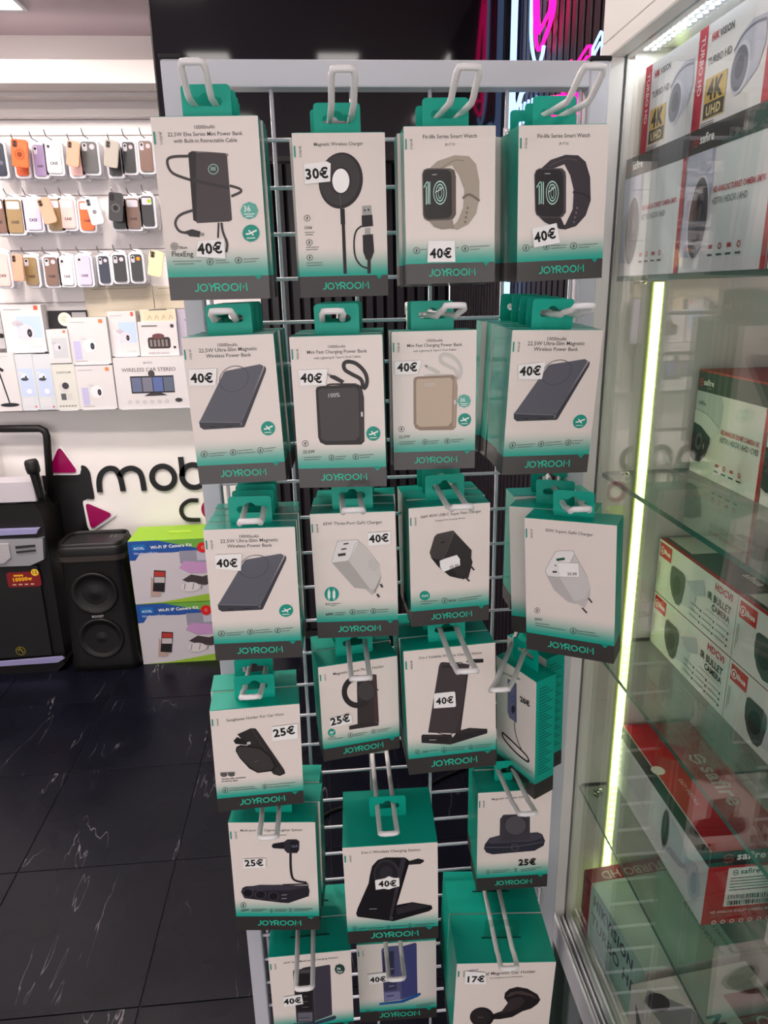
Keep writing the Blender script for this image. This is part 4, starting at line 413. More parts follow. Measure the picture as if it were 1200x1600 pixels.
'R3C1':[('t',(70,68,66),'10000mAh',(-12.4,-11.6),(10.8,-12.2)),('t',(70,68,66),'22.5W Ultra-Slim Magnetic',(-35.5,-17.3),(33.7,-17.6)),('t',(70,68,66),'Wireless Power Bank',(-27.8,-23.6),(26.1,-24.2)),('p',(58,58,66),[(-45.8,-97.5),(6.1,-98.3),(41.0,-35.9),(42.5,-39.0),(41.7,-42.6),(9.5,-106.0),(7.5,-107.0),(-41.1,-107.5),(-45.2,-104.4)]),('p',(92,92,102),[(-42.9,-94.4),(-8.5,-41.0),(-5.6,-39.5),(35.7,-33.7),(39.4,-35.9),(39.1,-38.0),(6.5,-98.3),(3.1,-100.2),(-42.3,-98.6),(-45.2,-97.5)]),('g',(74,74,84),(2.6,-49.2),(20.1,-42.5),(7.6,-62.9),0.945),('s',(130,130,140),0.65,[(-45.3,-98.0),(3.5,-100.7),(6.4,-99.4),(40.3,-38.5)]),('s',(30,30,34),1.15,[(-32.9,-104.5),(-27.3,-104.6)]),('s',(30,30,34),1.1,[(-14.7,-104.5),(-5.3,-104.4)]),('e',(22,150,130),(38.0,-109.5),(46.7,-109.9),(37.1,-118.1),24),('s',(235,240,238),1.65,[(32.7,-110.1),(36.2,-109.8),(44.0,-106.7)]),('s',(235,240,238),1.35,[(35.7,-106.3),(40.4,-111.8)]),('s',(235,240,238),0.85,[(33.1,-114.4),(41.9,-114.4)]),('g',(70,72,70),(-44.4,-137.4),(-40.3,-137.6),(-44.9,-141.5),0.84),('s',(70,72,70),1.0,[(-43.6,-135.5),(-45.0,-137.6),(-43.8,-137.2),(-45.2,-139.4)]),('g',(70,72,70),(-8.4,-136.8),(-4.6,-136.9),(-8.8,-140.6),0.84),('s',(70,72,70),0.95,[(-7.7,-134.8),(-9.0,-136.9),(-7.8,-136.6),(-9.3,-138.6)]),('g',(70,72,70),(25.9,-136.0),(29.7,-136.2),(25.5,-139.7),0.84),('s',(70,72,70),0.9,[(26.6,-134.1),(25.3,-136.2),(26.4,-135.9),(25.0,-137.9)]),('s',(96,104,100),0.6,[(-38.8,-137.2),(-16.0,-136.4)]),('s',(96,104,100),0.6,[(-38.7,-140.1),(-20.0,-139.5)]),('s',(96,104,100),0.6,[(-3.3,-135.4),(16.4,-134.3)]),('s',(96,104,100),0.6,[(-3.6,-138.4),(19.0,-137.6)]),('s',(96,104,100),0.6,[(30.8,-134.1),(44.7,-133.3)]),('s',(96,104,100),0.6,[(30.5,-137.4),(41.4,-136.7)]),('S','40€',[(-43.2,-31.7),(-10.9,-31.5),(-13.5,-53.4),(-43.6,-49.5)],(-42.3,-47.2),(-17.0,-48.0))],
'R2C3':[('t',(70,68,66),'10000mAh',(-8.8,-12.6),(10.2,-12.7)),('t',(70,68,66),'Mini Fast Charging Power Bank',(-32.2,-18.1),(33.6,-18.2)),('t',(110,108,106),'with Lightning & Type-C Dual Cables',(-25.1,-24.0),(26.4,-23.3)),('s',(206,200,194),4.45,[(25.1,-57.1),(27.4,-52.5),(25.1,-46.3),(15.7,-40.8),(8.5,-35.9),(7.8,-29.7),(12.7,-27.4),(21.5,-30.1),(29.6,-38.1),(32.4,-46.5),(31.1,-54.3),(27.8,-57.1)]),('p',(206,200,194),[(-8.7,-40.8),(-2.4,-41.9),(7.6,-47.9),(4.6,-51.1),(-8.4,-44.1)]),('p',(150,146,142),[(-11.6,-39.1),(-7.4,-40.1),(-8.8,-43.3),(-11.3,-41.4)]),('s',(206,200,194),2.0,[(-12.6,-53.2),(-7.2,-51.3),(20.6,-52.0)]),('p',(150,130,112),[(-25.1,-57.5),(-24.0,-54.2),(-20.1,-53.0),(22.7,-52.1),(26.4,-55.4),(28.4,-67.2),(27.0,-115.5),(23.2,-119.2),(-17.4,-118.7),(-23.4,-115.9),(-25.5,-110.0)]),('p',(172,152,134),[(23.6,-55.6),(26.7,-57.8),(28.0,-68.3),(26.6,-114.5),(22.6,-116.6)]),('p',(196,176,156),[(-22.1,-58.7),(-20.3,-55.9),(19.3,-55.4),(22.4,-58.7),(21.6,-108.9),(16.8,-114.2),(-17.6,-114.3),(-22.2,-110.7)]),('t',(200,198,196),'100%',(-11.2,-65.6),(1.7,-65.1)),('s',(210,208,205),2.3,[(25.3,-82.4),(25.3,-87.6)]),('t',(70,68,66),'22.5W',(-43.9,-127.9),(-30.2,-127.5)),('g',(70,72,70),(-40.6,-116.5),(-36.9,-116.6),(-40.8,-120.1),0.84),('s',(70,72,70),1.0,[(-39.9,-114.6),(-41.2,-116.6),(-40.0,-116.3),(-41.3,-118.3)]),('e',(22,150,130),(37.3,-107.0),(45.4,-107.2),(37.0,-115.1),24),('s',(235,240,238),1.7,[(32.4,-107.8),(35.7,-107.4),(42.7,-104.4)]),('s',(235,240,238),1.35,[(35.0,-104.2),(39.7,-109.1)]),('s',(235,240,238),0.85,[(33.1,-111.8),(41.2,-111.6)]),('g',(70,72,70),(-11.6,-133.4),(-8.3,-133.5),(-11.8,-136.8),0.84),('s',(70,72,70),0.8,[(-11.0,-131.8),(-12.2,-133.6),(-11.1,-133.3),(-12.2,-135.1)]),('g',(70,72,70),(16.2,-133.0),(19.5,-133.1),(16.1,-136.3),0.84),('s',(70,72,70),0.9,[(16.8,-131.3),(15.7,-133.2),(16.7,-132.8),(15.6,-134.6)]),('s',(96,104,100),0.6,[(-43.8,-132.8),(-23.1,-132.3)]),('s',(96,104,100),0.6,[(-43.6,-135.4),(-25.0,-134.9)]),('s',(96,104,100),0.6,[(-7.2,-132.7),(5.6,-132.0)]),('s',(96,104,100),0.6,[(-7.3,-135.3),(3.7,-134.9)]),('s',(96,104,100),0.6,[(20.7,-131.6),(36.9,-130.8)]),('s',(96,104,100),0.6,[(21.0,-134.2),(32.4,-133.5)]),('e',(96,176,160),(36.4,-83.9),(44.7,-84.1),(36.5,-92.1),8),('t',(240,242,240),'36',(31.5,-84.6),(37.7,-84.6)),('s',(235,240,238),0.85,[(31.5,-87.0),(41.4,-87.1)]),('s',(235,240,238),0.85,[(33.2,-89.1),(39.8,-89.2)]),('S','40€',[(-47.6,-34.6),(-14.9,-33.6),(-20.5,-49.4),(-47.4,-50.1)],(-44.6,-46.0),(-20.7,-46.2))],
}
ROWZ = {1: 1.7843, 2: 1.5611, 3: 1.3379, 4: 1.1147, 5: .8915, 6: .6683}
ORD = {1: 'first', 2: 'second', 3: 'third', 4: 'fourth', 5: 'fifth', 6: 'sixth'}
def hook(xb, xt, z, yt, rise, label, zb=None, c=.0115):
    r = .0035; zb = zb or z; yb = D-.009
    t = tag(MBhook(xb, xt, z, zb, yb, yt, rise, r, c), label, 'hook', 'white loop hooks on the rack')
    return t
def MBhook(xb, xt, z, zb, yb, yt, rise, r, c):
    mb = MB(); dx = xt-xb; L_ = yb-yt; yk = yt+.032; f = (yb-yk)/L_; xk = xb+dx*f
    pl = [Vector((xb-c, yb, zb)), Vector((xk-c, yk+.004, z)), Vector((xk-c+dx*.02, yk-.004, z+.003)), Vector((xt-c, yt+.006, z+rise-.004)), Vector((xt-c*.85, yt+.001, z+rise)), Vector((xt-c*.5, yt, z+rise))]
    pr = [Vector((2*xt-p.x if i > 2 else p.x+2*c, p.y, p.z)) for i, p in enumerate(pl)]
    mb.tube(pl+pr[::-1], r, HOOKW, 10)
    for s in (-1, 1):
        mb.tube([(xb+s*c, yb+.001, zb), (xb+s*c, yb+.001, zb+.006), (xb+s*c, D+.007, zb+.011), (xb+s*c, D+.007, zb-.004)], r*.9, HOOKW, 8)
        mb.tube([(xb+s*c, yb+.001, zb), (xb+s*c, yb, zb-.03)], r*.9, HOOKW, 8)
    mb.tube([(xb-c-.004, yb, zb-.03), (xb+c+.004, yb, zb-.03)], r*.9, HOOKW, 8)
    return mb.build('display_hook')
# hang tab: rounded plate with a euro slot
def tab_mesh(name, w=.052, h=.034, zc=.0175, tk=.0007, m=None):
    bm = bmesh.new(); out = rrect(-w/2, w/2, -.001, h, .004, 3)
    slot = []
    sw, sh, rb = .0165, .0042, .0066
    for cx, a0, a1 in ((sw-sh, -90, 90),):
        slot += [(cx+sh*math.cos(math.radians(a)), zc+sh*math.sin(math.radians(a))) for a in range(-90, 91, 30)]
    slot += [(rb*math.cos(math.radians(a)), zc+sh*.5+rb*math.sin(math.radians(a))) for a in range(20, 161, 20)]
    slot += [(-(sw-sh)-sh*math.cos(math.radians(a)), zc-sh*math.sin(math.radians(a))) for a in range(-90, 91, 30)]
    e = []
    for loop in (out, slot):
        vs_ = [bm.verts.new((p[0], 0, p[1])) for p in loop]
        e += [bm.edges.new((vs_[i], vs_[(i+1) % len(vs_)])) for i in range(len(vs_))]
    bmesh.ops.triangle_fill(bm, edges=e, use_beauty=True, use_dissolve=False)
    r = bmesh.ops.extrude_face_region(bm, geom=list(bm.faces)); bmesh.ops.translate(bm, vec=(0, tk, 0), verts=[v for v in r['geom'] if isinstance(v, bmesh.types.BMVert)])
    bmesh.ops.recalc_face_normals(bm, faces=bm.faces)
    me = bpy.data.meshes.new(name); bm.to_mesh(me); bm.free(); me.materials.append(m); return me
TAB = tab_mesh('hang_tab', m=TEAL)
TAB_CLEAR = tab_mesh('hang_tab', m=thin_glass('clear_tab_film', (236, 244, 242)))

def carton_mesh(w, h, t, gloss, side_text=False):
    """front face at y=-t/2, base at z=0, dark band along the foot"""
    mb = MB(); F = FRONT_W if gloss else FRONT; B = DARKB_W if gloss else DARKB; T = TEAL_W if gloss else TEAL
    x0, x1, y0, y1, zb = -w/2, w/2, -t/2, t/2, h*.135; e = .0004
    mb.face([(x0, y0, zb), (x1, y0, zb), (x1, y0, h), (x0, y0, h)], F, uv=[(0, 0), (1, 0), (1, 1), (0, 1)])
    mb.face([(x0, y0, 0), (x1, y0, 0), (x1, y0, zb), (x0, y0, zb)], B)
    for a, b, m in ((zb, h, T), (0, zb, B)):
        mb.face([(x1, y0, a), (x1, y1, a), (x1, y1, b), (x1, y0, b)], m); mb.face([(x0, y1, a), (x0, y0, a), (x0, y0, b), (x0, y1, b)], m)
        mb.face([(x1, y1, a), (x0, y1, a), (x0, y1, b), (x1, y1, b)], m)
    mb.face([(x0, y0, h), (x1, y0, h), (x1, y1, h), (x0, y1, h)], T); mb.face([(x0, y1, 0), (x1, y1, 0), (x1, y0, 0), (x0, y0, 0)], B)
    mb.box(x0+.002, x1-.002, y0+(.001 if t > .03 else .0006), y0+.0016, h, h+.0006, T)     # lip of the lid flap
    # fine text columns on the side panels
    tt = ink((2, 104, 92), gloss)
    for s in ((x0-.0003, x1+.0003) if side_text else ()):
        for i in range(30):
            za = h*(.93-.025*i); mb.face([(s, y0+t*.15, za), (s, y0+t*(.55+.3*((i*7) % 3)/2), za), (s, y0+t*(.55+.3*((i*7) % 3)/2), za+.0016), (s, y0+t*.15, za+.0016)], tt)
    return mb
def draw(key, P, h, gloss):
    stk = []
    f = lambda q: (q[0]/1000, h+q[1]/1000)
    for it in ART[key]:
        k = it[0]
        if k == 'p': P.poly(it[1], [f(q) for q in it[2]])
        elif k == 's': P.line(it[1], it[2]/1000, [f(q) for q in it[3]])
        elif k == 'e': P.ell(it[1], f(it[2]), f(it[3]), f(it[4]), it[5])
        elif k == 'g': P.ring(it[1], f(it[2]), f(it[3]), f(it[4]), it[5])
        elif k in 'tb': P.text(it[1], it[2], f(it[3]), f(it[4]), 1 if k == 'b' else .25)
        else: stk.append(it)
    return stk
INK_PRICE = (22, 20, 20)
STICK = mat('price_label_paper', (244, 242, 240), .5)
def price_tag(root, it, h, t):
    f = lambda q: (q[0]/1000, h+q[1]/1000); y0 = -t/2-.0022
    if it[0] == 'S':
        pts = [f(q) for q in it[2]]; mb = MB()
        if sum(pts[i-1][0]*pts[i][1]-pts[i][0]*pts[i-1][1] for i in range(len(pts))) < 0: pts = pts[::-1]
        mb.prism(pts, y0, y0+.0008, STICK); st = mb.build('price_sticker', root)
        a, b, s = f(it[3]), f(it[4]), it[1]
        st['label'] = 'white price sticker reading ' + s
    else: st = root; a, b, s = f(it[2]), f(it[3]), it[1]; y0 = -t/2-.0012
    P = Print(lambda u, v, e: (u, y0-e, v), .0002)
    P.text(INK_PRICE, s, a, b, 1.15 if '€' in s else .3)
    P.mb.build('price_text', st)

KINDNAME = {'R1C1': 'power_bank_box', 'R1C2': 'wireless_charger_box', 'R1C3': 'smart_watch_box', 'R1C4': 'smart_watch_box', 'R2C1': 'power_bank_box', 'R2C2': 'power_bank_box', 'R2C3': 'power_bank_box', 'R2C4': 'power_bank_box', 'R3C1': 'power_bank_box', 'R3C2': 'wall_charger_box', 'R3C3': 'wall_charger_box', 'R3C4': 'wall_charger_box', 'R4C1': 'sunglasses_holder_box', 'R4C2': 'phone_holder_box', 'R4C3': 'charging_stand_box', 'R4C4': 'charging_cable_box', 'R5C1': 'lighter_splitter_box', 'R5C2': 'charging_station_box', 'R5C4': 'watch_charger_box', 'R6C1': 'charging_station_box', 'R6C2': 'charging_station_box', 'R6C4': 'car_holder_box'}
PROD = {'R1C1': 'mini power bank with wrap-around cable', 'R1C2': 'ring-shaped magnetic charger', 'R1C3': 'beige-strapped smart watch', 'R1C4': 'black-strapped smart watch', 'R2C1': 'slim grey power bank', 'R2C2': 'black mini power bank with looped cable', 'R2C3': 'champagne mini power bank with looped cable', 'R2C4': 'slim grey power bank', 'R3C1': 'slim grey power bank', 'R3C2': 'white three-port wall charger', 'R3C3': 'black 45W wall charger', 'R3C4': 'white 30W wall charger', 'R4C1': 'black sunglasses holder', 'R4C2': 'magnetic travel phone holder', 'R4C3': 'foldable black charging stand', 'R4C4': 'watch charging cable', 'R5C1': 'black car lighter splitter', 'R5C2': 'black desktop charging station', 'R5C4': 'black watch charger', 'R6C1': 'dark tower charging station', 'R6C2': 'blue tower charging station', 'R6C4': 'black suction-cup car holder'}
WHERE = {'R1C1': 'top left of the rack', 'R1C2': 'in the top row of the rack', 'R1C3': 'in the top row of the rack', 'R1C4': 'top right of the rack', 'R2C1': 'in the left column, second row', 'R2C2': 'in the second row', 'R2C3': 'in the second row', 'R2C4': 'in the right column, second row', 'R3C1': 'in the left column, third row', 'R3C2': 'in the third row', 'R3C3': 'in the third row', 'R3C4': 'turned left beside the glass cabinet', 'R4C1': 'in the left column, fourth row', 'R4C2': 'in the fourth row', 'R4C3': 'in the fourth row', 'R4C4': 'turned sideways by the right post', 'R5C1': 'in the left column, fifth row', 'R5C2': 'in the fifth row', 'R5C4': 'in the right column, fifth row', 'R6C1': 'bottom left of the rack', 'R6C2': 'in the bottom row', 'R6C4': 'bottom right of the rack'}
# thickness, number in the stack, hook base x, hook tip x, hook tip y, tip rise, wrapped in film
STK = {'R1C1': (.026, 4, -.113, -.116, .81, .024, 1), 'R1C2': (.026, 2, .029, .0315, .79, .024, 0), 'R1C3': (.030, 3, .147, .157, .795, .024, 1), 'R1C4': (.034, 3, .262, .285, .795, .024, 1),
 'R2C1': (.026, 4, -.118, -.106, .795, .010, 1), 'R2C2': (.028, 4, .012, .012, .80, .010, 1), 'R2C3': (.028, 2, .130, .146, .80, .012, 1), 'R2C4': (.026, 5, .272, .288, .79, .010, 1),
 'R3C1': (.026, 4, -.097, -.090, .760, .010, 1), 'R3C2': (.036, 3, .028, .026, .771, .010, 1), 'R3C3': (.034, 3, .152, .150, .762, .010, 1), 'R3C4': (.042, 2, .332, .297, .782, .010, 0),
 'R4C1': (.044, 2, -.106, -.1105, .79, .010, 0), 'R4C2': (.046, 2, .028, .0284, .7686, .010, 0), 'R4C3': (.038, 3, .152, .1547, .737, .010, 0), 'R4C4': (.036, 2, .315, .206, .781, .006, 0),
 'R5C1': (.040, 3, -.103, -.099, .760, .010, 0), 'R5C2': (.110, 1, .061, .0588, .770, .010, 0), 'R5C4': (.050, 2, .240, .250, .779, .010, 0),
 'R6C1': (.062, 2, -.066, -.0647, .7425, .010, 0), 'R6C2': (.062, 2, .070, .0667, .785, .010, 0), 'R6C4': (.084, 2, .236, .2212, .7383, .010, 0)}
def box_root(key, i, yoff, jit):
    x, y, z, w, h, ya, le, ro = FIT[key]; t = STK[key][0]
    R = Matrix.Rotation(ya+jit[0], 4, 'Z') @ Matrix.Rotation(le, 4, 'X') @ Matrix.Rotation(ro+jit[1], 4, 'Y')
    Mx = Matrix.Translation((x, y, z)) @ R @ Matrix.Translation((jit[2], t/2+yoff, -h))
    return Mx
for key in FIT:
    t, n, xb, xt, yt, rise, gl = STK[key]; w, h = FIT[key][3:5]; row = int(key[1]); prod = PROD[key]
    zh = ROWZ[row]+.008
    thick = t > .034
    cm = None
    for i in range(n):
        jit = (0, 0, 0) if i == 0 else (.02, 0, -.034) if key == 'R3C4' else (.0, 0, -.034) if key == 'R4C4' else (random.uniform(-.012, .012), random.uniform(-.008, .008), random.uniform(-.0045, .0045))
        back = .011*(i > 0)*(1 if not thick else .4)
        if i == 0: lab = 'boxed %s, frontmost, %s' % (prod, WHERE[key])
        else: lab = 'boxed %s, %s in its stack, %s' % (prod, ORD[i+1], WHERE[key])
        root = thing(KINDNAME[key], lab, 'box', group='stack of boxed %ss, %s' % (prod, WHERE[key]))
        root.matrix_world = box_root(key, i, i*(t+(.014 if key == 'R4C4' else .0022)), jit)
        if cm is None: c = carton_mesh(w, h, t, gl, key == 'R4C4').build('carton', root); cm = c.data
        else: obj_from(cm, 'carton', root)
        tb = obj_from(TAB_CLEAR if key in ('R6C1', 'R6C4') else TAB, 'hang_tab', root, (0, .0 if thick else t*.32, h))
        if key in ('R6C1', 'R6C4'): mb = MB(); mb.box(-.03, .03, -.001, .001, h, h+.0006, ink((4, 56, 50))); mb.build('tab_slit', root)
        if i == 0:
            P = Print(lambda u, v, e: (u, -t/2-e, v), .0002); P.gloss = bool(gl)
            zb = h*.135
            stickers = draw(key, P, h, gl)
            P.poly((4, 150, 132), [(w*.36, zb+.0002), (w*.40, zb-.0045), (w*.44, zb+.0002)])
            P.poly((4, 146, 128), [(-w*.485, h*.925), (-w*.485, h*.86), (-w*.47, h*.86), (-w*.47, h*.925)])
            P.text((110, 108, 106), 'JR-PD%s%s' % (key[1], key[3]), (-w*.43, h*.925), (-w*.43, h*.86), .2)
            P.mb.build('front_print', root)
            P = Print(lambda u, v, e: (u, -t/2-e, v), .0003); P.gloss = bool(gl)
            P.logo((44, 188, 156), (-w*.245, zb*.36), (w*.275, zb*.36)); lg = P.mb.build('brand_wordmark', root); lg['label'] = 'teal brand wordmark on the dark band'
            for s in stickers: price_tag(root, s, h, t)
    zh = FIT[key][2]+.0178
    if key != 'R4C4':
        hook(xb, xt, zh, yt, rise, 'white loop hook of the %s, %s' % (prod, WHERE[key]))
    else: hook(xb, xt, 1.106, yt, rise, 'white wire loop hook slanting left across the sideways %s box' % prod, zb=1.118)
# one more charger box hanging straight behind the turned ones
t = .045; root = thing('wall_charger_box', 'wrapped teal and white charger box hanging straight behind the two turned ones', 'box', (.312, .955, 1.322-.172))
carton_mesh(.112, .172, t, 1).build('carton', root); obj_from(TAB, 'hang_tab', root, (0, 0, .172))
P = Print(lambda u, v, e: (u, -t/2-e, v), .0002); P.rect((4, 146, 128), -.055, -.053, .148, .159); P.text((110, 108, 106), 'JR-TCG', (-.048, .16), (-.048, .148), .2); P.logo((44, 188, 156), (-.027, .008), (.03, .008)); P.mb.build('front_print', root)
# ------------------------------------------------------------------ hung television with glossy screen
tv = thing('television', 'large black glossy television hung from the ceiling behind the rack', 'television', (.06, 2.22, 1.953))
SCREEN = mat('black_glass_screen', (14, 13, 17), .06, spec=.55)
mb = MB(); mb.box(-.478, .478, .004, .05, 0, .545, BLACKP, bev=.004); mb.build('housing', tv)
mb = MB(); mb.box(-.474, .474, -.001, .004, .012, .541, SCREEN); mb.build('screen', tv)
mb = MB()
for a in ((-.478, .478, 0, .012), (-.478, .478, .541, .545), (-.478, -.474, .012, .541), (.474, .478, .012, .541)): mb.box(a[0], a[1], -.004, .004, a[2], a[3], BLACKP)
mb.build('bezel', tv)
mb = MB(); mb.box(-.1, .1, .05, .07, .15, .4, BLACKP); mb.tube([(0, .075, .3), (0, .075, ZC-1.954)], .02, BLACKP, 12); mb.build('ceiling_mount', tv)

# ------------------------------------------------------------------ neon sign on the right slatted wall
NW = emitter('neon_white', (158, 190, 255), NEON_W); NP = emitter('neon_pink', (255, 16, 112), NEON_P)
neon = thing('neon_sign', 'pink and white neon outline sign on the black slatted wall', 'neon sign', (XN, 1.8, 1.9))
def ntube(m, pts, r=.006, closed=False, soft=True):
    P = smooth_line([(0, p[0], p[1]) for p in pts], 4) if soft else [Vector((0, p[0], p[1])) for p in pts]
    mb = MB(); mb.tube([(XN-.018, p.y, p.z) for p in P], r, m, 6, closed=closed); o = mb.build('neon_tube', neon); o.location = (-XN, -1.8, -1.9)
ntube(NW, [(2.135, 1.2), (2.135, 1.7), (2.14, 2.2), (2.14, 2.52)], .009)
for d in (0, .03):
    ntube(NP, [(1.955-d*.9, 2.46-d), (1.952-d*.9, 2.26), (1.925-d*.6, 2.165+d*.6), (1.895, 2.138+d*1.3), (1.85+d*.1, 2.15+d*1.2), (1.795+d*.8, 2.185+d*.4), (1.80+d*.8, 2.24), (1.85, 2.36-d), (1.90, 2.45-d), (1.955-d*.9, 2.46-d)], .0045)
ntube(NW, [(1.985, 2.47), (1.978, 2.26), (1.968, 2.18), (1.93, 2.122), (1.89, 2.108), (1.868, 2.12), (1.858, 2.135)], .0045)
for d in (0, .018):
    ntube(NP, [(1.705, 1.96), (1.70-d*.3, 2.045-d), (1.655+d*.3, 2.05-d), (1.65+d*.3, 1.96)], .003, soft=False)
    ntube(NP, [(1.618-d*.6, 1.94), (1.615-d*.6, 2.035-d*.6), (1.56, 2.048-d), (1.538+d*.2, 2.044-d), (1.538+d*.2, 1.94)], .003, soft=False)
    ntube(NW, [(1.528-d*.5, 1.93), (1.527-d*.5, 2.036-d*.7), (1.490, 2.052-d), (1.478, 2.046-d), (1.478, 1.93)], .003, soft=False)
for i in range(7): ntube(NW, [(2.12-.036*i, 1.93), (2.12-.036*i, 2.02+.012*math.sin(i*2.1)), (2.115-.036*i, 2.065-.004*i)], .0035)
ntube(NW, [(2.135, 2.10), (2.11, 2.065), (2.07, 2.062), (2.03, 2.082), (1.90, 2.06)], .006)
for i in range(8): ntube(NP, [(1.865-.026*i, 1.94), (1.865-.026*i, 1.98), (1.865-.026*i, 2.03-.005*i)], .0035)
ntube(NP, [(1.66, 1.955), (1.63, 1.965), (1.595, 1.975)], .006)

# ------------------------------------------------------------------ glass display cabinet on the right
CP = bump(mat('cream_cabinet_coat', (230, 226, 222), .38), 120, .04)
GREY_PANEL = bump(mat('frosted_grey_panel', (226, 222, 212), .3), 60, .05)
GLASS = thin_glass('clear_glass', (250, 252, 250)); GLASS_S = thin_glass('shelf_glass', (236, 242, 238), haze=.10, hazec=(170, 176, 168))
EDGE = mat('green_glass_edge', (70, 110, 98), .15, spec=.6)
CHROME = mat('chrome', (200, 200, 200), .12, metal=1)
CX, CY0, CY1 = .40, -.35, 1.066
cab = thing('display_cabinet', 'white framed glass display cabinet with lit shelves of camera boxes', 'cabinet', (.6, .5, 0))
def cb(mb, name, lab=None):
    o = mb.build(name, cab); o.location = (-.6, -.5, 0)
    if lab: o['label'] = lab
    return o
mb = MB(); mb.box(.394, .424, 1.05, 1.085, 0, 1.8905, CP, bev=.002); cb(mb, 'corner_post')
mb = MB(); mb.box(.424, .438, 1.062, 1.085, .41, 1.8905, CP, bev=.0015); cb(mb, 'post_flange')
mb = MB(); mb.box(.394, .424, CY0-.03, CY0, 0, 1.8905, CP, bev=.002); cb(mb, 'corner_post')
mb = MB(); mb.box(.438, .83, CY1, 1.085, .0, 1.905, GREY_PANEL); cb(mb, 'end_panel')
mb = MB(); mb.box(.83, .845, CY0, 1.085, .0, 1.905, GREY_PANEL); cb(mb, 'back_panel')
mb = MB(); mb.box(.396, .43, CY0-.03, 1.085, 1.8906, 1.911, CP, bev=.002); cb(mb, 'top_rail')
mb = MB(); mb.box(.398, .415, CY0-.03, 1.085, 1.913, 2.3, CP, bev=.001); cb(mb, 'fascia')
mb = MB(); mb.box(.43, .845, CY0-.03, 1.085, 1.905, 1.93, CP); cb(mb, 'top_panel')
mb = MB(); mb.box(.43, .83, CY0, CY1, .39, .41, GREY_PANEL); cb(mb, 'bottom_deck')
for i, (a, b, z) in enumerate(((.392, .397, .452), (.402, .406, .440), (.411, .415, .440), (.420, .430, .446))):
    mb = MB(); mb.box(a, b, CY0, 1.05, .405, z, ALU, bev=.0008); cb(mb, 'sliding_track')
mb = MB(); mb.box(.392, .43, CY0, 1.05, .396, .405, ALU); cb(mb, 'track_base')
LOWG = mat('dark_green_glass_panel', (40, 58, 50), .08, spec=.6)
mb = MB(); mb.box(.398, .412, CY0, 1.05, .02, .396, LOWG); cb(mb, 'lower_glass_panel')
for a, b, x in ((.42, 1.05, .4165), (CY0, .48, .4085)):
    mb = MB(); mb.box(x, x+.004, a, b, .418, 1.8905, GLASS, faces=[EDGE, None, EDGE, None, EDGE, EDGE]); cb(mb, 'glass_door')
SHZ = [1.6126, 1.3176, 1.0185, .7265]
for z in SHZ:
    mb = MB(); mb.box(.433, .822, CY0, CY1, z-.007, z, GLASS_S, faces=[EDGE, EDGE, EDGE, EDGE, None, None]); sh = cb(mb, 'glass_shelf')
    mb = MB(); mb.lathe([(0, -.011), (.008, -.011), (.009, -.008), (.009, -.0072)], CHROME, (.462, 1.045, z), 'z', 14); mb.lathe([(0, .004), (.006, .004), (.007, .0003)], CHROME, (.462, 1.045, z), 'z', 14); mb.build('shelf_clip', sh)
mb = MB(); mb.box(.486, .506, 1.058, 1.066, .43, 1.604, mat('strip_channel', (216, 222, 120), .4)); ch = cb(mb, 'light_strip', 'vertical yellow-green lit strip on the end panel')
mb = MB(); mb.box(.489, .503, 1.0565, 1.0578, .432, 1.6035, emitter('strip_glow', (226, 255, 158), CAB_STRIP)); mb.build('diffuser', ch)
mb = MB()
for i in range(85): mb.lathe([(0, .0), (.0035, .0)], emitter('strip_dot', (250, 255, 225), CAB_STRIP*2.5), (.496, 1.0562, .438+.0137*i), 'y', 6)
d = mb.build('light_dots', ch); d['kind'] = 'stuff'
mb = MB(); mb.box(.486, .506, 1.058, 1.066, 1.62, 1.90, MATS['strip_channel']); ch = cb(mb, 'light_strip', 'upper end of the yellow-green lit strip')
mb = MB(); mb.box(.489, .503, 1.0565, 1.0578, 1.622, 1.898, MATS['strip_glow']); mb.build('diffuser', ch)
mb = MB(); mb.box(.438, .464, .1, 1.06, 1.899, 1.905, SILVER); ch = cb(mb, 'top_light_strip')
mb = MB()
for i in range(72):
    for x in (.4455, .4565): mb.lathe([(.0030, 0), (0, -.0006)], emitter('spot_dot', (245, 250, 255), CAB_TOP), (x, 1.05-.0132*i, 1.8985), 'z', 6)
d = mb.build('light_dots', ch); d['kind'] = 'stuff'

# ------------------------------------------------------------------ camera boxes in the cabinet
def shelf_box(name, label, xf, yfar, w, h, dep, z, cols, art=None, group=None, turn=0, side_art=None, top_art=None):
    """box whose front looks out of the cabinet (-X); local front is -y, u runs left to right"""
    root = thing(name, label, 'box', (xf+dep/2, yfar-w/2, z), (0, 0, math.radians(-90+turn)), group)
    f, s, t, bk = [ink(c) for c in cols]
    mb = MB(); mb.box(-w/2, w/2, -dep/2, dep/2, 0, h, f, faces=[f, s, bk, s, t, bk]); mb.build('carton', root)
    if art: P = Print(lambda u, v, e: (u-w/2, -dep/2-e, v), .0003, .00004); art(P, w, h); P.mb.build('front_print', root)
    if side_art: P = Print(lambda u, v, e: (w/2+e, -dep/2+u, v), .0003, .00004); side_art(P, dep, h); P.mb.build('side_print', root)
    if top_art: P = Print(lambda u, v, e: (u-w/2, -dep/2+v, h+e), .0003, .00004); top_art(P, w, dep); P.mb.build('top_print', root)
    return root
RED = (176, 24, 38); GRY = (74, 76, 78); BAND = (58, 58, 60)
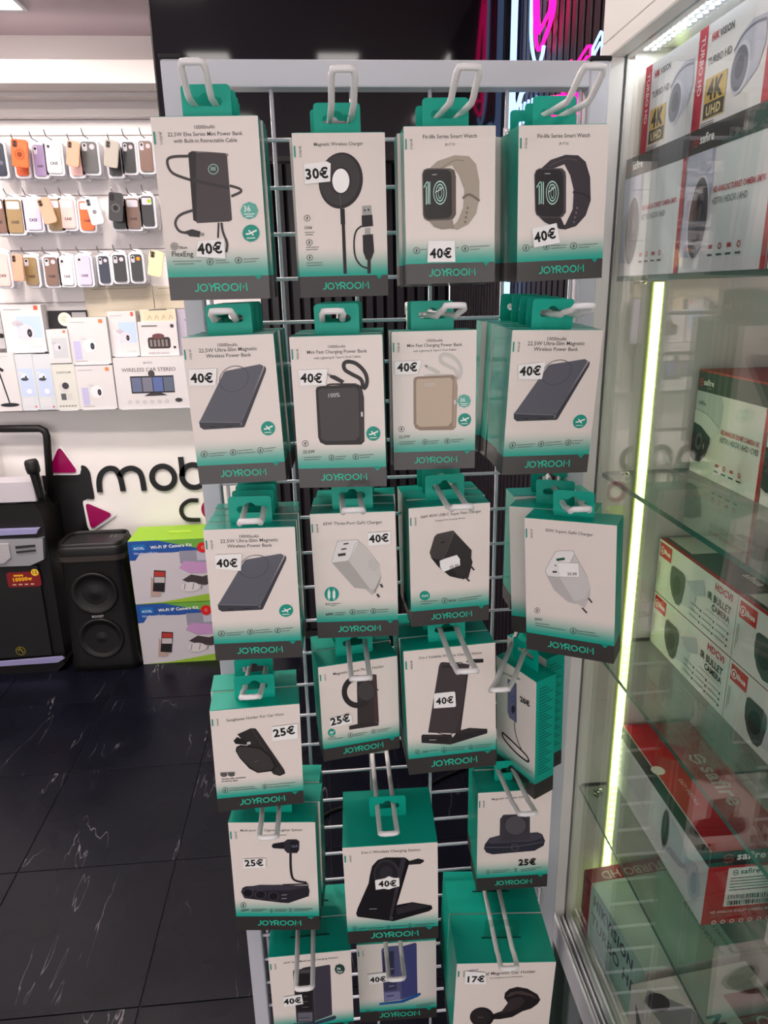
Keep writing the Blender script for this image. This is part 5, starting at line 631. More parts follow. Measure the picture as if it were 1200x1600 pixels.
def hexlogo(P, x, y, r, c):
    P.line(c, r*.35, [(x+r*.9, y+r*.5), (x, y+r), (x-r*.9, y+r*.5), (x-r*.9, y+r*.05), (x+r*.1, y-r*.1)], False)
    P.line(c, r*.35, [(x-r*.9, y-r*.5), (x, y-r), (x+r*.9, y-r*.5), (x+r*.9, y-r*.05), (x-r*.1, y+r*.1)], False)
def icons(P, w, y, x0, n, c=RED):
    for i in range(n):
        x = x0+i*w*.105; P.circ(c, x, y, w*.02, w*.008, 10) if i % 2 else P.rect(c, x-w*.022, x+w*.022, y-w*.012, y+w*.012); P.rect(GRY, x-w*.03, x+w*.03, y-w*.055, y-w*.042)
def turret_art(P, w, h):
    b = h*.835
    P.rect(BAND, 0, w, b, h); hexlogo(P, w*.085, h*.915, w*.028, RED); P.text((235, 235, 235), 'safire', (w*.13, h*.895), (w*.30, h*.895), .8)
    P.poly((176, 178, 204), [(0, h*.12), (0, b), (w*.33, b), (w*.34, h*.6), (w*.3, h*.2), (w*.22, h*.1)]); P.poly((198, 200, 222), [(0, h*.45), (0, b), (w*.3, b), (w*.3, h*.72), (w*.16, h*.66)])
    P.ell((206, 206, 218), (w*.2, h*.38), (w*.33, h*.40), (w*.2, h*.08), 32); P.ell((66, 66, 76), (w*.2, h*.38), (w*.315, h*.395), (w*.2, h*.10), 32); P.ell((46, 48, 58), (w*.19, h*.36), (w*.25, h*.37), (w*.19, h*.2), 24); P.ell((96, 98, 110), (w*.22, h*.42), (w*.24, h*.425), (w*.22, h*.36), 14)
    P.text((190, 40, 60), 'HD ANALOG TURRET CAMERA 5MPX', (w*.36, h*.535), (w*.90, h*.535), 1.0, 1.5); P.text((112, 110, 112), 'HDTVI / HDCVI / AHD', (w*.36, h*.455), (w*.74, h*.455), .4, 1.4)
    icons(P, w, h*.17, w*.40, 4); P.rect(RED, w*.95, w, 0, b)
for i, (yf, lab) in enumerate(((1.054, 'white and dark grey turret camera box at the cabinet end, on the top shelf'), (.874, 'white and dark grey turret camera box second from the cabinet post, top shelf'), (.694, 'white and dark grey turret camera box nearest the viewer, top shelf'))):
    shelf_box('camera_box', lab, .432, yf, .178, .153, .15, 1.6128, ((226, 226, 232), RED, BAND, BAND), turret_art, 'turret camera boxes on the top shelf')
def turbo_art(P, w, h):
    s = w*.13
    P.rect((196, 40, 66), 0, s, 0, h); P.text((238, 230, 232), 'TURBO HD', (s*.3, h*.92), (s*.3, h*.38), .3)
    P.text((190, 40, 60), 'HIK', (w*.20, h*.83), (w*.31, h*.83), 1.2, 1.2); P.text((80, 80, 84), 'VISION', (w*.32, h*.83), (w*.52, h*.83), 1.2, 1.2); P.text((110, 108, 112), 'TURBO HD', (w*.17, h*.62), (w*.52, h*.62), .4, 1.1)
    P.rect((210, 176, 96), w*.17, w*.49, h*.12, h*.50); P.text((60, 56, 50), '4K', (w*.21, h*.30), (w*.45, h*.30), 1.6, 1.1); P.rect((70, 66, 64), w*.18, w*.48, h*.13, h*.27); P.text((226, 206, 150), 'UHD', (w*.22, h*.155), (w*.44, h*.155), 1.3)
    P.poly((190, 190, 210), [(w*.56, h*.62), (w*.62, h*.72), (w*.78, h*.80), (w*.95, h*.78), (w*.97, h*.55), (w*.9, h*.36), (w*.74, h*.26), (w*.62, h*.3)]); P.line((120, 118, 138), w*.02, [(w*.56, h*.62), (w*.68, h*.72), (w*.82, h*.75), (w*.95, h*.73)])
    P.ell((208, 208, 222), (w*.67, h*.44), (w*.80, h*.46), (w*.67, h*.22), 26); P.ell((112, 112, 130), (w*.66, h*.44), (w*.77, h*.45), (w*.66, h*.25), 26); P.ell((74, 74, 92), (w*.66, h*.45), (w*.72, h*.455), (w*.66, h*.35), 18)
    for i in range(3): P.rect((140, 130, 136), w*.16, w*.36, h*(.085-.022*i), h*(.085-.022*i)+.0012)
for i, (yf, lab) in enumerate(((1.0545, 'white box with red spine and gold 4K badge, farther one on the turret boxes'), (.911, 'white box with red spine and gold 4K badge, nearer one on the turret boxes'), (.77, 'white box with red spine above the nearest turret box'))):
    shelf_box('camera_box', lab, .45, yf, .142, .112, .12, 1.7662, ((232, 228, 232), (196, 40, 66), (236, 236, 238), CARTON and (228, 226, 226)), turbo_art, 'ultra HD camera boxes stacked on the turret boxes')
def dome_art(P, w, h):
    b = h*.80
    P.rect((66, 74, 68), 0, w, b, h); P.rect((196, 66, 56), 0, w, h*.985, h); hexlogo(P, w*.05, h*.885, w*.03, (206, 70, 60)); P.text((240, 240, 236), 'safire', (w*.09, h*.865), (w*.24, h*.865), 1); P.text((150, 150, 146), 'SMART', (w*.15, h*.83), (w*.22, h*.83), .4)
    P.poly((196, 204, 208), [(0, h*.5), (0, b), (w*.36, b), (w*.405, h*.72), (w*.40, h*.55), (w*.36, h*.45), (w*.30, h*.40), (w*.2, h*.46)]); P.poly((222, 226, 226), [(0, h*.48), (0, h*.62), (w*.2, h*.59), (w*.39, h*.5), (w*.36, h*.44), (w*.29, h*.36), (w*.2, h*.45)]); P.line((160, 170, 172), w*.008, [(0, h*.62), (w*.2, h*.595), (w*.39, h*.505)])
    P.poly((206, 210, 208), [(0, h*.50), (w*.12, h*.48), (w*.295, h*.39), (w*.30, h*.34), (w*.25, h*.19), (w*.16, h*.105), (w*.06, h*.095), (0, h*.12)]); P.poly((48, 54, 56), [(0, h*.49), (w*.12, h*.47), (w*.275, h*.39), (w*.28, h*.34), (w*.235, h*.205), (w*.155, h*.125), (w*.06, h*.115), (0, h*.14)])
    P.ell((92, 102, 106), (w*.11, h*.32), (w*.165, h*.33), (w*.11, h*.235), 20); P.ell((30, 34, 36), (w*.11, h*.32), (w*.14, h*.325), (w*.11, h*.275), 16); P.ell((150, 160, 164), (w*.19, h*.29), (w*.2, h*.3), (w*.19, h*.26), 10); P.text((110, 118, 120), 'safire', (w*.05, h*.68), (w*.16, h*.67), .6)
    P.text((196, 50, 60), 'HD ANALOG DOME CAMERA 3K', (w*.42, h*.46), (w*.93, h*.46), 1.1, 1.6); P.text((96, 100, 96), 'HDTVI / HDCVI / AHD / CVBS', (w*.42, h*.385), (w*.93, h*.385), .5, 1.6); icons(P, w, h*.16, w*.42, 4, (206, 80, 76)); P.rect(RED, w*.965, w, 0, b)
for yf, lab in ((1.055, 'white dome camera box with red top, farther one on the second shelf'), (.866, 'white dome camera box at the right frame edge, second shelf')):
    shelf_box('camera_box', lab, .572, yf, .187, .158, .16, 1.3178, ((230, 230, 224), RED, (190, 62, 52), (200, 60, 52)), dome_art, 'dome camera boxes on the second shelf')
def bullet_art(P, w, h):
    P.rect((204, 24, 30), w*.02, w*.19, h*.70, h*.96); P.circ((245, 240, 240), w*.055, h*.82, h*.075, h*.018, 18); P.text((248, 244, 244), 'a', (w*.044, h*.79), (w*.066, h*.79), 1); P.text((248, 244, 244), 'lhua', (w*.09, h*.785), (w*.175, h*.785), 1.2)
    P.poly((206, 210, 214), [(w*.24, h*.58), (w*.48, h*.60), (w*.56, h*.48), (w*.54, h*.22), (w*.30, h*.12), (w*.24, h*.2)]); P.poly((190, 196, 204), [(w*.42, h*.62), (w*.62, h*.84), (w*.66, h*.60), (w*.54, h*.48)]); P.poly((78, 84, 84), [(w*.20, h*.50), (w*.205, h*.66), (w*.23, h*.70), (w*.36, h*.70), (w*.40, h*.64), (w*.41, h*.48), (w*.39, h*.2), (w*.36, h*.10), (w*.31, h*.08), (w*.25, h*.18), (w*.21, h*.34)]); P.ell((46, 50, 52), (w*.3, h*.4), (w*.36, h*.41), (w*.3, h*.22), 20); P.line((150, 154, 154), w*.006, [(w*.41, h*.48), (w*.40, h*.64), (w*.36, h*.70)])
    P.text((200, 40, 60), 'HDCVI', (w*.76, h*.83), (w*.95, h*.83), .8); P.text((40, 40, 42), 'IR BULLET', (w*.69, h*.62), (w*.95, h*.62), 1, 1.2); P.text((40, 40, 42), 'CAMERA', (w*.75, h*.48), (w*.95, h*.48), 1, 1.2); P.rect((90, 90, 90), w*.69, w*.95, h*.425, h*.433)
    for i in range(9):
        x = w*(.50+.16*(i % 3)); y = h*(.32-.1*(i//3)); P.rect((120, 120, 120), x, x+w*.11, y, y+.0014); P.disc((80, 80, 80), x+w*.13, y, .0022, 8)
    P.line((130, 130, 130), .0012, [(w*.03, h*.2), (w*.03, h*.6)]); P.line((130, 130, 130), .0012, [(w*.045, h*.3), (w*.045, h*.6)])
def bullet_top(P, w, d):
    P.rect((196, 26, 36), 0, w, 0, d*.05); P.rect((226, 226, 222), 0, w*.34, d*.1, d*.9); P.text((220, 220, 216), 'alhua', (w*.72, d*.3), (w*.9, d*.3), 1)
for c_, yf in enumerate((1.055, .824)):
    for r_ in range(2):
        lab = '%s white bullet camera box in the %s pair on the third shelf' % (('lower', 'upper')[r_], ('far', 'near')[c_])
        shelf_box('camera_box', lab, .536, yf, .229, .092, .14, 1.0187+r_*.0935, ((230, 230, 226), (206, 206, 202), (96, 94, 90), (60, 58, 56)), bullet_art, 'bullet camera boxes on the third shelf', top_art=bullet_top)
# red bullet camera box
def redfront(P, w, h):
    P.rect((40, 46, 44), 0, w, h*.80, h); P.rect((206, 206, 210), 0, w*.55, h*.1, h*.8)
    for i in range(9): P.rect((150, 150, 154), w*.03, w*.36, h*(.72-.05*i), h*(.72-.05*i)+.0014)
    P.poly((198, 202, 214), [(w*.60, h*.74), (w*.72, h*.70), (w*.82, h*.56), (w*.84, h*.40), (w*.76, h*.28), (w*.62, h*.22)]); P.poly((170, 174, 188), [(w*.66, h*.36), (w*.80, h*.40), (w*.83, h*.5), (w*.84, h*.40), (w*.76, h*.28), (w*.62, h*.22)])
    P.ell((170, 172, 180), (w*.60, h*.49), (w*.645, h*.50), (w*.60, h*.20), 24); P.ell((60, 64, 72), (w*.598, h*.49), (w*.635, h*.50), (w*.598, h*.23), 24)
    P.poly((176, 180, 194), [(w*.80, h*.52), (w*.88, h*.60), (w*.92, h*.56), (w*.90, h*.36), (w*.83, h*.34)]); P.ell((188, 192, 204), (w*.90, h*.38), (w*.955, h*.38), (w*.90, h*.14), 22); P.ell((160, 166, 182), (w*.905, h*.37), (w*.935, h*.37), (w*.905, h*.22), 18)
def redside(P, w, h):
    P.rect((30, 34, 34), 0, w, h*.80, h); hexlogo(P, w*.22, h*.9, w*.06, (150, 60, 66)); P.text((232, 232, 230), 'safire', (w*.32, h*.875), (w*.66, h*.875), .9)
    P.rect((226, 222, 216), w*.24, w*1.0, h*.24, h*.77); hexlogo(P, w*.33, h*.70, w*.035, (40, 40, 40)); P.text((50, 48, 48), 'safire', (w*.39, h*.68), (w*.62, h*.68), .8)
    for i in range(5): P.rect((90, 86, 84), w*.28, w*(.95-.06*(i % 3)), h*(.62-.04*i), h*(.62-.04*i)+.0016)
    for k_ in range(2):
        x = w*.28
        while x < w*.9:
            d_ = w*random.choice((.008, .012, .02)); P.rect((50, 46, 46), x, x+d_, h*(.34-.075*k_), h*(.40-.075*k_)); x += d_+w*random.choice((.008, .014))
    P.text((226, 200, 198), 'HD ANALOG BULLET CAMERA 5MPX', (w*.08, h*.175), (w*.85, h*.175), .7, 1.2); P.text((180, 110, 112), 'HDTVI / HDCVI / AHD', (w*.08, h*.12), (w*.6, h*.12), .3)
    for i in range(7): P.circ((232, 214, 212), w*(.14+.11*i), h*.05, w*.03, w*.012, 9)
def redtop(P, w, d):
    P.rect((230, 226, 218), 0, w, 0, .0015); P.text((236, 214, 210), 'safire', (w*.42, d*.62), (w*.72, d*.62), .9); hexlogo(P, w*.35, d*.68, w*.04, (236, 214, 210)); P.disc((226, 220, 212), w*.42, 0.006, .011, 16); P.text((232, 190, 186), 'EASY INSTALL', (w*.5, d*.22), (w*.7, d*.22), .2)
shelf_box('camera_box', 'long red-topped bullet camera box with white label, lying on the fourth shelf', .50, 1.052, .30, .128, .122, .7268, ((214, 214, 218), (178, 20, 34), (196, 20, 30), (60, 58, 58)), redfront, None, 0, redside, redtop)
shelf_box('camera_box', 'plain white carton with small grey text beside the red box, fourth shelf', .575, .72, .26, .13, .14, .7268, ((228, 222, 226), (224, 218, 222), (230, 228, 226), (200, 196, 196)), lambda P, w, h: [P.rect((150, 146, 150), w*.08, w*(.9-.1*(i % 3)), h*(.85-.07*i), h*(.85-.07*i)+.0018) for i in range(10)])
# cartons on the cabinet floor
MINT = (150, 190, 178)
def hikfront(P, w, h):
    P.rect((150, 30, 44), 0, w*.14, 0, h); P.rect(MINT, w*.14, w, 0, h); P.text((44, 58, 76), 'HIKVISION', (w*.2, h*.72), (w*.84, h*.72), 1.4, 1.2); P.text((52, 60, 66), 'TURBO HD', (w*.18, h*.42), (w*.92, h*.42), .8, 1.1)
    for i in range(6): P.rect((96, 112, 110), w*.2, w*.6, h*(.34-.06*i), h*(.34-.06*i)+.0018)
def hiktop(P, w, d):
    P.rect((150, 40, 48), 0, w*.15, 0, d); P.text((226, 200, 196), 'TURBO HD', (w*.05, d*.9), (w*.05, d*.15), .4); P.rect((176, 202, 188), w*.15, w, 0, d)
    P.text((70, 86, 86), 'INDOOR/OUTDOOR', (w*.98, d*.84), (w*.48, d*.84), .4); P.text((70, 86, 86), 'Motorized Lens EXIR Bullet Camera', (w*.98, d*.95), (w*.25, d*.95), .4)
shelf_box('camera_box', 'mint and white camera carton with red end, on the cabinet floor', .458, 1.052, .215, .14, .17, .4102, ((200, 210, 206), (222, 218, 214), (200, 212, 204), (150, 30, 44)), hikfront, 'camera cartons on the cabinet floor', 6, None, hiktop)
def hikfront2(P, w, h):
    P.poly((92, 90, 94), [(w*.06, h*.86), (w*.2, h*.62), (w*.32, h*.1), (w*.2, h*.05), (w*.12, h*.4)]); P.text((120, 40, 50), 'HIKVISION', (w*.45, h*.4), (w*.9, h*.4), 1)
def hiktop2(P, w, d):
    P.poly((150, 150, 156), [(w*.05, d*.10), (w*.22, d*.34), (w*.44, d*.40), (w*.5, d*.22), (w*.3, d*.06), (w*.12, d*.02)]); P.ell((44, 42, 46), (w*.14, d*.12), (w*.2, d*.12), (w*.14, d*.03), 16)
    P.text((150, 40, 56), 'HIK', (w*.80, d*.52), (w*.64, d*.52), 1.6, 1.3); P.text((70, 68, 72), 'VISION', (w*.63, d*.52), (w*.28, d*.52), 1.6, 1.3)
    P.rect((150, 30, 46), w*.18, w*1.0, d*.64, d*.94); P.text((230, 214, 212), 'TURBO HD', (w*.9, d*.86), (w*.34, d*.86), .4, 1.2)
shelf_box('camera_box', 'white carton with red stripe, nearest one on the cabinet floor', .452, .822, .25, .14, .20, .4102, ((222, 216, 214), (222, 216, 214), (226, 222, 218), (210, 206, 204)), hikfront2, 'camera cartons on the cabinet floor', 6, None, hiktop2)
shelf_box('camera_box', 'grey-white carton at the back of the cabinet floor', .67, 1.03, .30, .15, .14, .4102, ((206, 200, 196), (200, 194, 190), (214, 208, 204), (180, 176, 172)), None, 'camera cartons on the cabinet floor')

# ------------------------------------------------------------------ phone cases on the back wall
CASES = [
 (0, -1.195, 3.090, 2.102, 0.059, 0.115, 'navy', 'pack', 0, 'flower'),
 (0, -1.113, 3.090, 2.094, 0.056, 0.101, 'orange', 'pack', 0, ''),
 (0, -1.100, 3.040, 2.115, 0.060, 0.095, 'orange', 'loose', 6, 'ring'),
 (0, -1.046, 3.090, 2.097, 0.053, 0.110, 'lilac', 'pack', 3, 'text'),
 (0, -0.993, 3.090, 2.105, 0.067, 0.107, 'white', 'pack', 3, 'text'),
 (0, -0.912, 3.090, 2.093, 0.055, 0.102, 'pink', 'pack', 0, ''),
 (0, -0.910, 3.040, 2.113, 0.047, 0.088, 'tan', 'loose', 10, ''),
 (0, -0.858, 3.090, 2.107, 0.068, 0.110, 'grey', 'pack', 2, 'dot'),
 (0, -0.766, 3.090, 2.092, 0.060, 0.103, 'black', 'pack', 0, ''),
 (0, -0.771, 3.040, 2.112, 0.052, 0.093, 'stone', 'loose', 11, ''),
 (0, -0.711, 3.090, 2.106, 0.056, 0.108, 'black', 'pack', 2, 'dot'),
 (0, -0.647, 3.090, 2.109, 0.061, 0.109, 'brown', 'pack', 2, 'dot'),
 (1, -1.232, 3.090, 1.903, 0.066, 0.124, 'brown', 'pack', 0, 'text'),
 (1, -1.171, 3.090, 1.901, 0.069, 0.122, 'khaki', 'pack', 2, 'text'),
 (1, -1.102, 3.090, 1.906, 0.071, 0.111, 'lavender', 'pack', 2, 'text'),
 (1, -1.020, 3.090, 1.905, 0.064, 0.115, 'khaki', 'pack', 0, ''),
 (1, -1.018, 3.040, 1.917, 0.049, 0.092, 'tan', 'loose', -13, ''),
 (1, -0.970, 3.090, 1.908, 0.065, 0.108, 'pink', 'pack', 2, 'textdot'),
 (1, -0.899, 3.090, 1.900, 0.063, 0.107, 'orange', 'pack', 2, 'text'),
 (1, -0.843, 3.040, 1.914, 0.049, 0.098, 'clear', 'loose', -10, 'ring'),
 (1, -0.776, 3.090, 1.905, 0.061, 0.110, 'black', 'pack', 0, ''),
 (1, -0.776, 3.040, 1.927, 0.053, 0.103, 'black', 'loose', 7, 'ring'),
 (1, -0.720, 3.090, 1.906, 0.062, 0.112, 'brown', 'pack', 2, 'text'),
 (1, -0.663, 3.090, 1.914, 0.057, 0.110, 'black', 'pack', 1, 'rainbow'),
 (2, -1.251, 3.090, 1.706, 0.065, 0.124, 'pink', 'pack', 1, 'text'),
 (2, -1.173, 3.040, 1.712, 0.042, 0.100, 'tan', 'loose', 4, ''),
 (2, -1.141, 3.090, 1.698, 0.061, 0.107, 'khaki', 'pack', 2, 'text'),
 (2, -1.063, 3.090, 1.697, 0.062, 0.108, 'brown', 'pack', 2, 'textdot'),
 (2, -1.005, 3.090, 1.695, 0.060, 0.104, 'white', 'pack', 2, 'text'),
 (2, -0.936, 3.090, 1.698, 0.064, 0.111, 'lavender', 'pack', 1, 'text'),
 (2, -0.858, 3.090, 1.700, 0.052, 0.104, 'navy', 'pack', 1, 'dot'),
 (2, -0.797, 3.090, 1.704, 0.060, 0.103, 'black', 'pack', 1, 'dot'),
 (2, -0.730, 3.090, 1.705, 0.056, 0.104, 'black', 'pack', 1, 'orange'),
 (2, -0.653, 3.040, 1.720, 0.055, 0.096, 'cream', 'loose', 12, ''),
]
WALLBOX = {
 'a': (-1.300, -1.139, 1.386, 1.573, 3.120),
 'b': (-1.387, -1.303, 1.402, 1.572, 3.120),
 'd': (-1.123, -1.038, 1.339, 1.474, 3.090),
 'e': (-1.040, -0.881, 1.332, 1.518, 3.100),
 'f': (-0.879, -0.766, 1.359, 1.539, 3.120),
 'g': (-0.763, -0.604, 1.355, 1.495, 3.120),
 'h': (-0.605, -0.527, 1.352, 1.543, 3.140),
 'i': (-1.433, -1.266, 1.148, 1.385, 3.090),
 'j': (-1.264, -1.194, 1.151, 1.378, 3.090),
 'k': (-1.193, -1.123, 1.149, 1.376, 3.090),
 'l': (-1.124, -1.031, 1.146, 1.335, 3.090),
 'm': (-1.030, -0.878, 1.146, 1.325, 3.090),
 'n': (-0.873, -0.565, 1.142, 1.353, 3.090),
 'o': (-0.980, -0.701, 1.519, 1.639, 3.185),
 'o2': (-0.695, -0.541, 1.545, 1.635, 3.185),
 'g2': (-0.748, -0.603, 1.495, 1.544, 3.125),
 'p': (-1.133, -0.977, 1.469, 1.546, 3.170),
}
SIGN = {
 'shape': [(-1.333, 0.842), (-1.114, 0.84), (-1.099, 0.859), (-1.1, 0.885), (-1.077, 0.876), (-1.064, 0.849), (-1.061, 0.721), (-1.098, 0.727), (-1.116, 0.706), (-1.112, 0.585), (-1.096, 0.572), (-1.06, 0.574), (-1.069, 0.486), (-1.388, 0.502)],
 'tri1': [(-1.177, 0.97), (-1.24, 0.858), (-1.116, 0.853)],
 'tri2': [(-1.101, 0.709), (-0.99, 0.649), (-1.092, 0.586)],
 'm': [(-1.033, 0.755), (-1.03, 0.804), (-1.015, 0.841), (-0.985, 0.862), (-0.954, 0.858), (-0.938, 0.83), (-0.932, 0.792), (-0.93, 0.756)],
 'm2': [(-0.938, 0.826), (-0.915, 0.851), (-0.881, 0.86), (-0.851, 0.845), (-0.84, 0.813), (-0.837, 0.754)],
 'b': [(-0.66, 0.904), (-0.659, 0.856), (-0.661, 0.814)],
 'c': [(-0.602, 0.697), (-0.643, 0.697), (-0.676, 0.673), (-0.682, 0.639), (-0.66, 0.609), (-0.601, 0.603)],
 'o': [(-0.746, 0.812), (-0.696, 0.81), (-0.752, 0.76)],
 'bo': [(-0.611, 0.812), (-0.559, 0.81), (-0.616, 0.759)],
 'po': [(-0.541, 0.652), (-0.5, 0.65), (-0.545, 0.61)],
 'e0': [(-1.526, -0.031), (-1.484, -0.034)],
}
STROKE = 0.024

CASEC = {'navy': (38, 44, 62), 'orange': (232, 96, 34), 'lilac': (150, 128, 168), 'white': (226, 222, 226), 'tan': (206, 156, 130), 'pink': (236, 190, 186), 'grey': (92, 92, 92), 'black': (40, 38, 42), 'stone': (168, 160, 150), 'brown': (122, 92, 80), 'khaki': (150, 124, 84), 'lavender': (206, 190, 226), 'clear': (214, 212, 220), 'cream': (236, 214, 168)}
BLIST = mat('clear_blister', (226, 224, 232), .22, coat=.6)
NTH = ('zeroth', 'first', 'second', 'third', 'fourth', 'fifth', 'sixth', 'seventh', 'eighth', 'ninth', 'tenth', 'eleventh', 'twelfth')
rowname = ('top', 'middle', 'bottom'); count = {}
PRONG = mat('steel_prong', (150, 146, 150), .3, metal=.7)
def blister(mb, w, h, t):
    mb.prism(rrect(-w/2-.006, w/2+.006, -.006, h+.006, .012), -.002, t, BLIST); mb.prism(rrect(-w*.3, w*.3, h+.004, h+.02, .004), .004, .0055, BLIST)
for (r, x, y, z, w, h, col, kind, tilt, ex) in CASES:
    n = count[r] = count.get(r, 0)+1
    c = CASEC[col]; cm_ = mat('case_'+col, c, .3, coat=.3)
    lab = '%s phone case %s, %s from the left in the %s row' % (col, 'hanging loose' if kind == 'loose' else 'in clear blister', NTH[n], rowname[r])
    root = thing('phone_case', lab, 'phone case', (x, y, z-h/2), (0, math.radians(tilt), 0) if kind == 'loose' else (0, math.radians(tilt*.5), 0), 'phone cases in the %s row' % rowname[r])
    if kind == 'pack':
        mb = MB(); blister(mb, w-.008, h, .022); mb.build('blister', root)
        w -= .012; z0 = .002
    else: z0 = 0
    mb = MB(); mb.prism(rrect(-w/2, w/2, z0, h, .009), -.008, .0, cm_); mb.prism(rrect(-w/2+.002, w/2-.002, z0+.002, h-.002, .008), -.009, -.008, cm_); mb.build('shell', root)
    P = Print(lambda u, v, e: (u, -.009-e, v), .0003, .0001)
    dk = tuple(int(q*.55) for q in c)
    if r == 1 and kind == 'pack': P.poly((206, 202, 212), rrect(-w*.42, w*.42, h*.72, h*.95, .005))
    else:
        P.poly(dk if kind == 'loose' else (200, 196, 204), rrect(-w*.42, -w*.10, h*.70, h*.95, .005)); P.disc((30, 28, 30), -w*.26, h*.88, .005, 10)
        if kind == 'loose': P.disc((30, 28, 30), -w*.26, h*.77, .005, 10)
    if 'ring' in ex: P.circ(tuple(min(255, int(q*.8+60)) for q in c) if col != 'orange' else (206, 70, 24), 0, h*.46, w*.3, w*.07); P.disc(dk, 0, h*.46, w*.16, 16)
    if 'text' in ex: P.text((52, 44, 48), 'CASE', (-w*.24, h*.3), (w*.26, h*.3), 1.5, 1.25)
    if ex == 'flower':
        for a in range(5): P.ell((104, 108, 126), (w*.2, h*.4), (w*.2+w*.2*math.cos(a*1.256), h*.4+w*.2*math.sin(a*1.256)), (w*.2-w*.04*math.sin(a*1.256), h*.4+w*.04*math.cos(a*1.256)), 10)
    if 'dot' in ex or ex in ('rainbow', 'orange'):
        dc = {'rainbow': (236, 170, 30), 'orange': (240, 150, 40)}.get(ex, (226, 196, 206)); P.disc(dc, w*.22, h*.84, w*.17, 18)
        if ex == 'rainbow': P.poly((120, 214, 60), [(w*.22, h*.84+w*.17), (w*.22, h*.84-w*.17), (w*.34, h*.84-w*.12), (w*.39, h*.84), (w*.34, h*.84+w*.12)])
    P.mb.build('back_detail', root)
    if kind == 'loose' and n == 10 and r == 2:
        mb = MB(); zt = z+h/2-.012; mb.tube([(x, YW, zt), (x, y-.02, zt), (x, y-.03, zt+.012)], .0022, PRONG, 6); tag(mb.build('prong_hook'), 'thin steel prong holding the loose cream phone case', 'hook', 'steel prongs on the back wall')
    if kind == 'pack':
        for q in range(2):
            yy = y+.030+.026*q
            b = MB(); blister(b, w+.004, h, .022); o = b.build('packaged_phone_case'); o.location = (x, yy, z-h/2-.002); tag(o, 'blister-packed phone case behind the %s from the left, %s row' % (NTH[n]+(' and its follower' if q else ''), rowname[r]), 'phone case', 'phone cases in the %s row' % rowname[r])
        mb = MB(); zt = z+h/2+.012; mb.tube([(x, YW+.0, zt), (x, y+.03, zt), (x, y-.05, zt+.002), (x, y-.066, zt+.014), (x, y-.070, zt+.022)], .0022, PRONG, 6)
        tag(mb.build('prong_hook'), 'thin steel prong above the %s phone case from the left, %s row' % (NTH[n], rowname[r]), 'hook', 'steel prongs on the back wall')

# ------------------------------------------------------------------ white boxed goods on the back wall
WBLAB = {'a': ('camera_box', 'white camera box with pale blue picture, upper left of the wall boxes'), 'b': ('camera_box', 'grey-white box cut by the left frame edge'), 'd': ('camera_box', 'small narrow camera box above the dash camera box'), 'e': ('camera_box', 'white dome camera box with orange corner mark, upper one of two'), 'f': ('camera_box', 'white camera box with blue picture left of the black radio box'), 'g': ('radio_box', 'white box picturing a black radio, under the hanging window box'), 'h': ('slim_box', 'pale lilac box end right of the radio box'), 'i': ('desk_lamp_box', 'white box picturing a black desk lamp at the left frame edge'), 'j': ('camera_box', 'pale blue double camera box, left one'), 'k': ('camera_box', 'pale blue double camera box, right one'), 'l': ('dash_camera_box', 'narrow white dash camera box in the lower row'), 'm': ('camera_box', 'white dome camera box with orange corner mark, lower one of two'), 'n': ('car_stereo_box', 'wide white car stereo box with dark screen picture'), 'o': ('flat_carton', 'large cream flat carton under the bottom row of cases'), 'o2': ('flat_carton', 'cream flat carton end behind the rack post'), 'g2': ('clear_top_box', 'cream box with clear window above the radio box'), 'p': ('black_gadget_box', 'black flat box with a round white gadget behind the cameras')}
